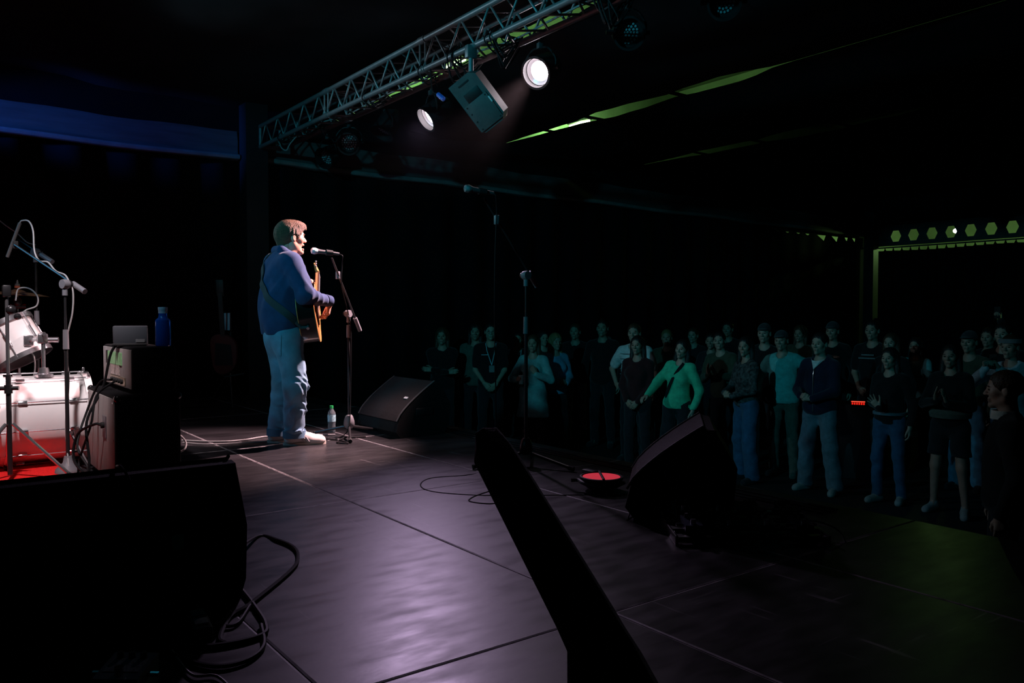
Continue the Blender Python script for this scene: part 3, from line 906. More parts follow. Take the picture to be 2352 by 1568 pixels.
def tripod_base(par, h, r, a0, mat, n=3, rad=0.010, tip=0.02):
    for k in range(n):
        a = a0 + 2 * PI * k / n
        leg = MB().tube([(0.02 * math.cos(a), 0.02 * math.sin(a), h), (r * math.cos(a), r * math.sin(a), tip)], rad, 8).build('leg', mat, par)
        MB().tube([(r * 0.94 * math.cos(a), r * 0.94 * math.sin(a), tip + 0.01), (r * 1.02 * math.cos(a), r * 1.02 * math.sin(a), tip * 0.75)], rad * 1.5, 8).build('rubber_foot', K['rubber'], leg)

# cymbal stand and cymbal
pc = onY(40, 665, 6.72)
cs = Vector((pc.x, 6.72, 0.012))
t = thing('cymbal_stand', cs, 'chrome cymbal stand with black boom tilter behind the tom drum', 'stand')
tripod_base(t, 0.35, 0.27, 0.5, K['chrome'])
MB().cyl((0, 0, 0.06), (0, 0, 0.9), 0.011).cyl((0, 0, 0.88), (0, 0, pc.z + 0.03), 0.006).build('pole', K['chrome'], t)
MB().ball((0, 0, pc.z - 0.10), (0.03, 0.03, 0.035), 10).cyl((-0.05, 0, pc.z - 0.13), (0.05, 0, pc.z - 0.13), 0.016).build('tilter', K['stand'], t)
MB().lathe([(0.0001, 0.0), (0.018, 0.0), (0.018, 0.016), (0.0001, 0.016)], 16, o=(0, 0, pc.z + 0.0)).build('felt', M('red_felt', (0.25, 0.06, 0.03), 0.9), t)
wn = MB().lathe([(0.0001, 0.016), (0.016, 0.016), (0.016, 0.03), (0.008, 0.032), (0.008, 0.045), (0.0001, 0.045)], 16, o=(0, 0, pc.z + 0.0))
wn.box((0, 0.012, pc.z + 0.045), (0.006, 0.01, 0.022)).box((0, -0.012, pc.z + 0.045), (0.006, 0.01, 0.022)).build('wing_nut', K['chrome'], t)
cy = MB().lathe([(0.008, 0.03), (0.02, 0.029), (0.035, 0.022), (0.055, 0.012), (0.13, 0.003), (0.20, -0.012), (0.20, -0.0135), (0.13, 0.0015), (0.055, 0.0105), (0.035, 0.020), (0.008, 0.028)], 48, axis=(0.05, -0.02, 1))
o = tag(cy.build('cymbal', M('bronze', (0.45, 0.27, 0.14), 0.35, metal=0.9, var=0.2, vs=30, stretch=(1, 1, 1))), 'thin dark bronze cymbal lying level on its chrome stand', 'cymbal')
o.location = (cs.x, cs.y, pc.z - 0.026)

# ------------------------------------------------------------------ microphone stands
def joint(mb, p, d, s=1.0):
    return mb
def mic_stand(name, base, label, z_joint, boom_tip, boom_tail, sleeve=(0.55, 0.68), legs=0.33, a0=0.4, base_mat='standgrey', grp=None, counter=True, round_base=False, joint_mat='standgrey', pole_r=0.009):
    t = thing(name, base, label, 'microphone stand', group=grp)
    base = Vector(base)
    bt, bl_ = Vector(boom_tip) - base, Vector(boom_tail) - base
    if round_base:
        MB().lathe([(0.0001, 0), (0.075, 0), (0.072, 0.02), (0.03, 0.06), (0.022, 0.10), (0.0001, 0.10)], 20).build('base_hub', K[base_mat], t)
    else:
        MB().lathe([(0.0001, 0.07), (0.026, 0.07), (0.045, 0.10), (0.042, 0.13), (0.030, 0.17), (0.018, 0.18), (0.0001, 0.18)], 20).build('base_hub', K[base_mat], t)
        for k in range(3):
            a = a0 + 2 * PI * k / 3
            leg = MB().tube([(0.03 * math.cos(a), 0.03 * math.sin(a), 0.085), (legs * math.cos(a), legs * math.sin(a), 0.018)], 0.011, 8).build('leg', K['stand'], t)
            MB().tube([(legs * 0.93 * math.cos(a), legs * 0.93 * math.sin(a), 0.022), (legs * 1.03 * math.cos(a), legs * 1.03 * math.sin(a), 0.016)], 0.016, 8).build('rubber_foot', K['rubber'], leg)
    zs0, zs1 = sleeve
    MB().cyl((0, 0, 0.1), (0, 0, zs1 - 0.02), pole_r * 1.3).build('lower_tube', K['stand'], t)
    MB().cyl((0, 0, zs0), (0, 0, zs1), pole_r * 2.0, pole_r * 1.8, n=14).build('clutch_sleeve', K['standgrey'], t)
    MB().cyl((0, 0, zs1 - 0.02), (0, 0, z_joint), pole_r * 0.85).build('upper_tube', K['stand'], t)
    jp_ = Vector((0, 0, z_joint))
    d = (bt - bl_).normalized()
    MB().lathe([(0.0001, -0.02), (0.028, -0.02), (0.031, 0.0), (0.028, 0.02), (0.0001, 0.02)], 18, o=jp_ + Vector((0, 0, 0.02)), axis=d.cross(Vector((0, 0, 1)))).cyl(jp_ - Vector((0, 0, 0.05)), jp_, 0.016).build('boom_joint', K[joint_mat], t)
    MB().ball(jp_ + d.cross(Vector((0, 0, 1))).normalized() * 0.035 + Vector((0, 0, 0.02)), 0.02, 10).build('joint_knob', K['stand'], t)
    bm = MB().tube([bl_, bt], 0.0075, 8).build('boom', K['stand'], t)
    if counter:
        MB().tube([bl_ - d * 0.01, bl_ + d * 0.11], 0.017, 12).build('counterweight', K['standgrey'], bm)
    return t
def vocal_mic(tip, tail, label, grp=None, head=M('mic_mesh', (0.58, 0.58, 0.58), 0.4, metal=0.6, bump=0.5, bs=600)):
    tip, tail = Vector(tip), Vector(tail)
    t = thing('microphone', tail, label, 'microphone', group=grp)
    d = (tip - tail).normalized()
    L_ = (tip - tail).length
    MB().lathe([(0.0001, L_ - 0.052), (0.019, L_ - 0.05), (0.025, L_ - 0.034), (0.0255, L_ - 0.024), (0.022, L_ - 0.008), (0.012, L_ - 0.001), (0.0001, L_)], 20, axis=d).build('grille_ball', head, t)
    MB().lathe([(0.0001, 0), (0.010, 0.0), (0.0115, 0.02), (0.017, L_ - 0.07), (0.0195, L_ - 0.052), (0.0001, L_ - 0.05)], 18, axis=d).build('handle', M('mic_body', (0.10, 0.10, 0.105), 0.4, metal=0.3), t)
    MB().lathe([(0.018, 0.05), (0.020, 0.05), (0.022, 0.10), (0.019, 0.10), (0.018, 0.05)], 16, axis=d).build('clip', K['rubber'], t)
    return t
# stand and microphone of the singer
s1 = fl(802, 1003)
j1 = at(806, 726, 6.50)
tip1, tail1 = at(762, 592, 6.22), at(826, 757, 6.53)
mic_stand('microphone_stand', s1, 'black boom microphone stand with grey base in front of the singer', j1.z, tip1, tail1, sleeve=(0.80, 0.90), a0=2.2)
MB().box(at(776, 632, 6.30) - s1, (0.03, 0.03, 0.06), r=0.006).build('boom_clutch', K['standgrey'], bpy.data.objects['microphone_stand'])
m_tip, m_tail = at(714, 575, 6.05), at(779, 583, 6.15)
vocal_mic(m_tip, m_tail, 'silver vocal microphone held on the boom at the mouth of the singer')
cable([m_tail, m_tail + Vector((0.02, -0.02, -0.02)), at(786, 610, 6.2), at(785, 655, 6.25), at(800, 720, 6.45), at(806, 760, 6.47), at(805, 900, 6.5), at(800, 985, 6.45), fl(770, 1008)], 'black microphone cable hanging beside the stand of the singer', 0.0045)
# second stand near the front edge
s2 = fl(1208, 1068)
j2 = at(1204, 640, 5.29)
tip2, tail2 = at(1112, 455, 5.05), at(1232, 655, 5.36)
st2 = mic_stand('microphone_stand', s2, 'tall boom microphone stand with high raised arm at the stage front edge', j2.z, tip2, tail2, sleeve=(0.86, 0.97), a0=2.9, legs=0.36, base_mat='stand')
MB().box(at(1141, 505, 5.10) - s2, (0.03, 0.03, 0.06), r=0.006).build('boom_clutch', K['standgrey'], st2)
h2, e2 = at(1066, 432, 4.92), at(1134, 444, 5.0)
vocal_mic(h2, e2, 'dark vocal microphone high on the raised arm above the audience heads', head=M('mic_mesh_dark', (0.25, 0.27, 0.28), 0.4, metal=0.6, bump=0.5, bs=600))
cable([e2, at(1139, 452, 5.0), at(1141, 490, 5.05), at(1138, 560, 5.08), at(1136, 700, 5.1), at(1138, 850, 5.2), at(1140, 1000, 5.25), fl(1140, 1072), fl(1080, 1090), fl(990, 1098), fl(966, 1115), fl(1000, 1130), fl(1120, 1138), fl(1300, 1137), fl(1450, 1137)], 'black microphone cable hanging from the high microphone to the deck', 0.004, k=7)
cable([fl(1150, 1120), fl(1090, 1140), fl(1080, 1152), fl(1130, 1157), fl(1165, 1148), fl(1150, 1138), fl(1110, 1138)], 'small loop of black cable beside the base of the tall microphone stand', 0.005)
# drum microphones
s3 = fl(157, 1088); s3.z = 0.012
j3 = onX(158, 668, s3.x)
tp3, tl3 = at(30, 560, 5.2), at(192, 668, 4.93)
mic_stand('microphone_stand', s3, 'black boom microphone stand with pale conical base before the bass drum', at(158, 665, 5.03).z, at(34, 562, 5.25), at(193, 668, 4.98), sleeve=(0.76, 0.88), round_base=True, counter=True, joint_mat='standgrey')
a_, b_ = at(46, 512, 5.28), at(17, 590, 5.30)
t = thing('pencil_microphone', a_, 'slim pencil microphone clipped to the boom over the drum kit', 'microphone')
MB().cyl((0, 0, 0), b_ - a_, 0.011, n=12).build('body', M('pencil_mic', (0.12, 0.12, 0.12), 0.35, metal=0.4), t)
MB().box((at(36, 562, 5.27) - a_), (0.03, 0.03, 0.05), r=0.006).build('clip', K['rubber'], t)
cable([a_, at(50, 507, 5.27), at(66, 508, 5.25), at(76, 530, 5.22), at(79, 575, 5.2), at(90, 598, 5.18), at(110, 602, 5.15), at(128, 622, 5.1), at(150, 632, 5.05), at(162, 655, 5.0), at(168, 672, 4.99), at(166, 720, 4.99), at(152, 790, 5.0), at(158, 880, 5.02), at(151, 980, 5.03), fl(160, 1092)], 'grey microphone cable wound down the boom beside the bass drum', 0.005, 'greycable')
s4 = Vector((at(82, 600, 5.75).x, at(82, 600, 5.75).y, 0.012))
mic_stand('microphone_stand', s4, 'thin microphone stand behind the tom drum with a clip on top', at(82, 590, 5.75).z, at(20, 535, 5.85), at(118, 600, 5.7), sleeve=(0.9, 1.0), a0=1.0)
cable([at(-30, 480, 5.6), at(6, 512, 5.65), at(40, 536, 5.7), at(62, 556, 5.72), at(82, 562, 5.75)], 'pale cable strung above the tom drum to the rear microphone stand', 0.004, 'greycable')
cable([at(36, 690, 5.5), at(42, 664, 5.5), at(66, 662, 5.48), at(86, 680, 5.45), at(84, 702, 5.45), at(60, 712, 5.42), at(52, 725, 5.4), at(62, 770, 5.38), at(80, 830, 5.4), at(74, 880, 5.42), at(60, 940, 5.42), at(66, 980, 5.4), at(84, 1010, 5.4), fl(85, 1050)], 'white cable curling over the tom drum and down the bass drum', 0.005, 'greycable')
# upright chrome stand left of the kit
s5 = fl(24, 1106); s5.z = 0.012
t = thing('upright_stand', s5, 'upright chrome tripod stand with black top clamp before the drums', 'stand')
tripod_base(t, 0.33, 0.34, -0.55, K['chrome'], rad=0.011)
MB().cyl((0, 0, 0.03), (0, 0, 0.62), 0.014).build('lower_tube', K['stand'], t)
MB().cyl((0, 0, 0.6), (0, 0, 1.10), 0.010).build('upper_tube', K['chrome'], t)
MB().cyl((0, 0, 0.51), (0, 0, 0.56), 0.022).cyl((-0.05, 0.02, 0.54), (0.05, -0.02, 0.54), 0.012).build('clamp', K['stand'], t)
MB().box((0, 0, 1.11), (0.045, 0.045, 0.07), r=0.008).build('top_clamp', K['stand'], t)
MB().ball((0.02, 0, 1.0), (0.03, 0.03, 0.03), 10).ball((0.05, -0.03, 0.96), (0.02, 0.03, 0.02), 10).build('knob', K['stand'], t)

# ------------------------------------------------------------------ small things on the deck
pbt = fl(762, 992)
t = thing('water_bottle', pbt, 'clear plastic water bottle with green cap behind the feet of the singer', 'bottle')
pet = M('clear_plastic', (0.75, 0.9, 0.95), 0.08, trans=0.85, ior=1.3)
MB().lathe([(0.0001, 0), (0.028, 0.0), (0.032, 0.01), (0.030, 0.03), (0.033, 0.045), (0.030, 0.06), (0.033, 0.075), (0.033, 0.15), (0.031, 0.165), (0.014, 0.195), (0.013, 0.205), (0.0001, 0.205)], 20).build('body', pet, t)
MB().lathe([(0.0335, 0.09), (0.0345, 0.09), (0.0345, 0.145), (0.0335, 0.145), (0.0335, 0.09)], 20).build('label_band', M('bottle_label', (0.35, 0.6, 0.65), 0.5, var=0.5, vs=50), t)
MB().lathe([(0.0001, 0.2), (0.015, 0.2), (0.015, 0.222), (0.0001, 0.223)], 16).build('cap', M('green_cap', (0.03, 0.5, 0.12), 0.4), t)

pf = fl(1395, 1132)
redl = M('red_lens', (0.7, 0.05, 0.08), 0.3, emit=(1.0, 0.06, 0.10), es=0.42)
t = thing('floor_lamp_red', (pf.x + 0.03, pf.y + 0.08, 0), 'flat stage lamp lying face up on the deck with a glowing red lens', 'stage lamp')
MB().lathe([(0.0001, 0.015), (0.085, 0.015), (0.108, 0.03), (0.118, 0.055), (0.122, 0.078), (0.112, 0.080), (0.108, 0.072), (0.0001, 0.071)], 36).build('housing', K['black_paint'], t)
MB().lathe([(0.0001, 0.073), (0.105, 0.073), (0.105, 0.076), (0.0001, 0.077)], 36).build('lens', redl, t)
MB().box((0.0, 0, 0.082), (0.24, 0.014, 0.010), Matrix.Rotation(math.atan2(F0.y, F0.x), 3, 'Z'), r=0.003).build('bar', K['black_paint'], t)
q = RV * -0.12
MB().tube(spline([RV * -0.17 + Vector((0, 0, 0.055)), RV * -0.13 + Vector((0, 0, 0.055)), RV * -0.10 - F0 * 0.07 + Vector((0, 0, 0.05)), RV * 0.02 - F0 * 0.13 + Vector((0, 0, 0.035)), RV * 0.12 - F0 * 0.05 + Vector((0, 0, 0.05))], 6), 0.011, 8).build('yoke', K['black_paint'], t)
MB().box(F0 * 0.15 + RV * -0.05 + Vector((0, 0, 0.045)), (0.05, 0.1, 0.08), r=0.01).build('bracket', K['black_paint'], t)
MB().lathe([(0.0001, 0), (0.07, 0.0), (0.07, 0.016), (0.0001, 0.016)], 20).build('foot', K['rubber'], t)

def pedal(loc, rz, size, col, label, kn=2, plate=None):
    nm = 'effects_pedal'
    t = thing(nm, loc, label, 'effects pedal', rz=rz)
    w, l, h = size
    MB().prism([(-l / 2, 0), (l / 2, 0), (l / 2, h * 1.15), (-l / 2, h * 0.75)], -w / 2, w / 2, Matrix(((1, 0, 0, 0), (0, 0, -1, 0), (0, 1, 0, 0), (0, 0, 0, 1)))).build('case', M('pedal_' + label.replace(' ', '_')[:40], col, 0.4, metal=0.3, var=0.1, vs=60), t)
    for i in range(kn):
        y = (i - (kn - 1) / 2) * w / max(2, kn) * 0.8
        MB().cyl((l * 0.28, y, h * 1.05), (l * 0.28, y, h * 1.05 + 0.018), 0.010, 0.008, n=12).build('knob', K['steel'] if kn % 2 else K['rubber'], t)
    MB().cyl((-l * 0.3, 0, h * 0.8), (-l * 0.3, 0, h * 0.8 + 0.02), 0.012, n=12).build('footswitch', K['chrome'], t)
    for sd in (-1, 1):
        MB().cyl((0, sd * w / 2, h * 0.5), (0, sd * (w / 2 + 0.03), h * 0.5), 0.008, n=8).build('jack', K['chrome'], t)
    if plate:
        MB().box((0, 0, h * 0.96), (l * 0.5, w * 0.8, 0.003), Matrix.Rotation(-math.atan2(h * 0.4, l), 3, 'Y')).build('plate', M('plate_' + label[:30], plate, 0.5, var=0.5, vs=150), t)
    return t
# pedalboard beside the right monitor
pr = fl(1700, 1225)
rz = math.atan2(F0.y, F0.x)
t = thing('pedalboard', (pr.x, pr.y, 0), 'dark pedalboard tray lying beside the black-sided monitor', 'pedalboard', rz=rz)
for y in (-0.25, -0.05, 0.15):
    pass
for i in range(4):
    MB().box((-0.16 + i * 0.107, 0, 0.03 + i * 0.008), (0.055, 0.66, 0.012), r=0.003).build('rail', K['stand'], t)
for y in (-0.325, 0.325):
    MB().box((0, y, 0.022), (0.40, 0.012, 0.045), r=0.003).build('side_plate', K['stand'], t)
cols = [((0.02, 0.03, 0.06), 'navy'), ((0.03, 0.03, 0.03), 'black'), ((0.05, 0.05, 0.06), 'charcoal'), ((0.03, 0.02, 0.05), 'violet'), ((0.02, 0.05, 0.05), 'dark teal'), ((0.06, 0.03, 0.02), 'brown'), ((0.03, 0.03, 0.06), 'slate blue'), ((0.02, 0.02, 0.02), 'jet black')]
for i in range(8):
    a, b = i % 4, i // 4
    q = Vector((pr.x, pr.y, 0)) + F0 * (-0.09 + b * 0.19) + RV * (-0.24 + a * 0.16)
    pedal((q.x, q.y, 0.044 + b * 0.016), rz, (0.075, 0.12, 0.042), cols[i][0], cols[i][1] + ' effects pedal on the tray beside the black-sided monitor', 3 if b else 2)
cable([fl(1560, 1210), fl(1600, 1200) + Vector((0, 0, 0.03)), fl(1680, 1228) + Vector((0, 0, 0.08)), fl(1720, 1236) + Vector((0, 0, 0.08))], 'thin black lead running onto the pedalboard tray', 0.004)
cable([fl(1832, 1232), at(1832, 1200, 3.6), at(1870, 1196, 3.6), at(1905, 1206, 3.58), at(1930, 1222, 3.55), fl(1942, 1245)], 'grey cable arching up behind the pedalboard tray', 0.004, 'greycable')
cable([fl(1440, 1195), fl(1450, 1182) + Vector((0, 0, 0.02)), fl(1475, 1176) + Vector((0, 0, 0.02)), fl(1500, 1195)], 'short black cable end at the foot of the black-sided monitor', 0.005)

# pedals, plug strip and leads lying in front of the large monitor
t = thing('plug_strip', (fl(447, 1420).x, fl(447, 1420).y, 0), 'metal plug strip with white sockets lying before the large monitor', 'plug strip', rz=math.atan2(fl(470, 1480).y - fl(430, 1375).y, fl(470, 1480).x - fl(430, 1375).x))
MB().box((0, 0, 0.022), (0.42, 0.055, 0.04), r=0.005).build('rail', M('strip_metal', (0.18, 0.18, 0.2), 0.35, metal=0.6), t)
for i in range(5):
    MB().box((-0.16 + i * 0.08, 0, 0.044), (0.05, 0.04, 0.008), r=0.002).build('socket', M('socket_white', (0.55, 0.53, 0.6), 0.5), t)
pedal(fl(160, 1462), 0.95, (0.075, 0.155, 0.05), (0.10, 0.10, 0.13), 'grey effects pedal with a pale printed plate before the large monitor', 2, (0.45, 0.45, 0.55))
pedal(fl(40, 1440), 0.7, (0.11, 0.13, 0.055), (0.30, 0.28, 0.32), 'silver effects pedal with a white frame before the large monitor', 3, (0.6, 0.55, 0.65))
pedal(fl(108, 1398), 1.1, (0.07, 0.11, 0.05), (0.16, 0.10, 0.03), 'ochre effects pedal tucked against the large monitor', 2)
pedal(fl(205, 1405), 0.8, (0.07, 0.11, 0.05), (0.22, 0.13, 0.03), 'amber effects pedal tucked against the large monitor', 2)
pedal(fl(268, 1440), 1.0, (0.07, 0.12, 0.05), (0.12, 0.02, 0.025), 'dark red effects pedal among the leads', 2)
pedal(fl(290, 1568), 0.9, (0.12, 0.12, 0.05), (0.35, 0.34, 0.42), 'pale violet effects pedal nearest the deck corner seam', 3, (0.55, 0.53, 0.65))
pedal(fl(70, 1510), 1.2, (0.07, 0.12, 0.045), (0.06, 0.06, 0.03), 'olive effects pedal lying among the leads', 2)
t = thing('power_adapter', fl(350, 1432), 'grey power adapter box with a wire handle among the leads', 'adapter', rz=0.4)
MB().box((0, 0, 0.035), (0.13, 0.10, 0.065), r=0.01).build('case', M('adapter_grey', (0.25, 0.26, 0.32), 0.5, var=0.1, vs=40), t)
MB().tube(spline([(-0.06, -0.05, 0.03), (-0.06, -0.05, 0.09), (-0.04, -0.05, 0.10), (0.05, -0.05, 0.10), (0.065, -0.05, 0.08), (0.065, -0.05, 0.03)], 5), 0.006, 6).build('handle', K['standgrey'], t)
z = Vector((0, 0, 0.008))
cable([Vector((0.86, 2.86, 0.12)), fl(590, 1236) + z, fl(640, 1245) + z, fl(676, 1262) + z, fl(684, 1285) + z, fl(668, 1315) + z, fl(575, 1392) + z, fl(530, 1420) + z, fl(505, 1470) + z, fl(520, 1485) + z], 'black cable bowing out from the large monitor across the deck', 0.008)
cable([fl(525, 1328) + z, fl(560, 1365) + z, fl(590, 1405) + z, fl(610, 1440) + z, fl(600, 1465) + z, fl(500, 1488) + z, fl(380, 1490) + z, fl(290, 1475) + z, fl(265, 1440) + z, fl(285, 1420) + z, fl(240, 1388) + z, fl(190, 1408) + z], 'black cable snaking among the pedals in front of the large monitor', 0.008)
cable([fl(600, 1440) + z, fl(605, 1490) + z, fl(560, 1525) + z, fl(480, 1535) + z, fl(380, 1500) + z, fl(300, 1440) + z], 'black cable coil outermost before the large monitor', 0.007)
cable([fl(575, 1395) + z, fl(540, 1440) + z, fl(480, 1440) + z, fl(400, 1442) + z, fl(345, 1460) + z, fl(360, 1420) + z * 6, fl(420, 1400) + z * 6, fl(450, 1425) + z * 6], 'thin black lead crossing over the plug strip', 0.006)
cable([fl(395, 1500) + z, fl(440, 1555) + z, fl(500, 1560) + z, fl(560, 1620) + z], 'thin lead trailing off the pedals along the deck', 0.004, 'greycable')
cable([fl(20, 1390) + z * 5, fl(100, 1425) + z * 7, fl(180, 1420) + z * 8, fl(240, 1440) + z * 8, fl(300, 1500) + z, fl(220, 1530) + z, fl(100, 1480) + z * 7], 'tangled black lead over the pedals before the large monitor', 0.005)
# thin cables on the deck between amplifier and singer
cable([fl(418, 1013) + z, fl(500, 1016) + z, fl(560, 1012) + z, fl(615, 1004) + z, fl(700, 1002) + z, fl(770, 1000) + z], 'pale guitar cable lying on the deck behind the singer', 0.006, 'greycable')
cable([fl(420, 1018) + z, fl(480, 1022) + z, fl(600, 1017) + z, fl(640, 1012) + z], 'second cable on the deck leading to the heels of the singer', 0.005, 'greycable')
cable([fl(745, 1010) + z, fl(780, 1013) + z, fl(800, 1020) + z, fl(775, 1018) + z, fl(790, 1008) + z, fl(840, 1005) + z], 'black cable slack around the microphone stand base of the singer', 0.006)

# electric guitar on a stand, in the dark at the back of the stage
gp = fl(528, 905)
gp = at(528, 900, 8.6); gp.z = 0.0
t = thing('guitar_stand', gp, 'tubular guitar stand with pale tube ends in the dark behind the singer', 'stand')
for a in (0.5, 2.6, 4.5):
    MB().tube([(0, 0, 0.42), (0.22 * math.cos(a), 0.22 * math.sin(a), 0.014)], 0.011, 8).build('leg', K['stand'], t)
MB().cyl((0, 0, 0.4), (0.02, 0, 0.95), 0.011).build('pole', K['stand'], t)
for dy in (-0.05, 0.05):
    MB().cyl((-0.02, dy, 0.82), (-0.02, dy * 1.2, 1.0), 0.014).build('yoke_arm', M('pale_tube', (0.35, 0.4, 0.5), 0.4), t)
MB().tube([(0.1, -0.16, 0.36), (-0.08, -0.1, 0.33), (-0.08, 0.1, 0.33), (0.1, 0.16, 0.36)], 0.011, 8).build('cradle', K['stand'], t)
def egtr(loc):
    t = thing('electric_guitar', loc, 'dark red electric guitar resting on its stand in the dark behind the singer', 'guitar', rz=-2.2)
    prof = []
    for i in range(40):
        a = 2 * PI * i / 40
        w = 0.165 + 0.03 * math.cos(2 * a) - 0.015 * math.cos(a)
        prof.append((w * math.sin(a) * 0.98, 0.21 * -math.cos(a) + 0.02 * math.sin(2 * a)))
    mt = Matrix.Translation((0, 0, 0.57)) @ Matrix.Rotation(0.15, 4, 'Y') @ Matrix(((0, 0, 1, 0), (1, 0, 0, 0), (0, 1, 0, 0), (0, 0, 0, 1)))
    MB().prism(prof, -0.02, 0.025, mt).build('body', M('red_guitar', (0.06, 0.010, 0.010), 0.5), t)  # body red and neck colour darkened to match the shade at the rear
    MB().box((0, 0.42, 0.02), (0.045, 0.46, 0.02)).xf(mt).build('neck', M('neck_shaded', (0.02, 0.012, 0.01), 0.6), t)
    MB().box((0, 0.70, 0.015), (0.075, 0.17, 0.015), r=0.004).xf(mt).build('headstock', M('neck_shaded', (0.02, 0.012, 0.01), 0.6), t)
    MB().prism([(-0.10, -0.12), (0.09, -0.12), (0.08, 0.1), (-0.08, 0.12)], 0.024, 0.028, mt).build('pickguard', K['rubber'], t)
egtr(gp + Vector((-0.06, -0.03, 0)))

# padded guitar bag leaning into view close to the lens
gb_top, gb_kink = at(1122, 1014, 1.80), at(1372, 1470, 1.38)
ax = (gb_kink - gb_top).normalized()
bag_m = M('navy_nylon', (0.006, 0.008, 0.018), 0.85, bump=0.3, bs=220, spec=0.15)
sidev = ax.cross(F0).normalized()
if sidev.dot(RV) < 0: sidev = -sidev
dep = sidev.cross(ax).normalized()
if dep.dot(F0) < 0: dep = -dep
foot = gb_kink + ax * 0.52
t = thing('guitar_bag', (foot.x, foot.y, 0), 'dark navy padded guitar bag leaning over the deck, its neck end raised', 'guitar bag')
O = Vector((foot.x, foot.y, 0))
Ln = (gb_kink - gb_top).length
def ring(s, wl, wr, dp):
    c = gb_top + ax * s - O
    out = []
    for (a, b) in ((-wl, -dp * 0.55), (-wl * 0.55, -dp), (wr * 0.3, -dp), (wr, -dp * 0.35), (wr, dp * 0.5), (wr * 0.6, dp), (-wl * 0.6, dp), (-wl, dp * 0.5)):
        out.append(c + sidev * a + dep * b)
    return out
secs = [(-0.012, 0.016, 0.026, 0.03), (-0.008, 0.020, 0.034, 0.038), (0.045, 0.044, 0.040, 0.043), (0.052, 0.046, 0.041, 0.044), (0.10, 0.046, 0.042, 0.044), (Ln * 0.5, 0.047, 0.046, 0.046), (Ln - 0.05, 0.048, 0.05, 0.048), (Ln, 0.050, 0.050, 0.05), (Ln + 0.05, 0.075, 0.052, 0.052), (Ln + 0.12, 0.115, 0.050, 0.055), (Ln + 0.20, 0.15, 0.055, 0.06), (Ln + 0.30, 0.16, 0.14, 0.06), (Ln + 0.40, 0.12, 0.12, 0.055), (Ln + 0.44, 0.05, 0.05, 0.03)]
v, f = [], []
for s_ in secs:
    v += ring(*s_)
for i in range(len(secs) - 1):
    for k in range(8):
        f.append((i * 8 + k, i * 8 + (k + 1) % 8, (i + 1) * 8 + (k + 1) % 8, (i + 1) * 8 + k))
f += [tuple(range(7, -1, -1)), tuple(range((len(secs) - 1) * 8, len(secs) * 8))]
mb = MB().add(v, f)
bag = mb.build('shell', bag_m, t, angle=70)
bev = bag.modifiers.new('soft', 'BEVEL'); bev.width = 0.007; bev.segments = 3; bev.limit_method = 'ANGLE'; bev.angle_limit = 0.35
zp = [ring(s_[0], s_[1], s_[2], s_[3])[0] * 0.5 + ring(*s_)[7] * 0.5 for s_ in secs[1:-1]]
MB().tube(spline(zp, 4), 0.004, 6).build('zip', K['rubber'], t)
MB().tube([foot - O + Vector((-0.25, 0.0, -foot.z + 0.012)), foot - O + Vector((0.0, 0.05, 0.14 - foot.z + 0.0)), foot - O + Vector((0.25, 0.0, -foot.z + 0.012))], 0.012, 8).build('stand_tube', K['stand'], t)
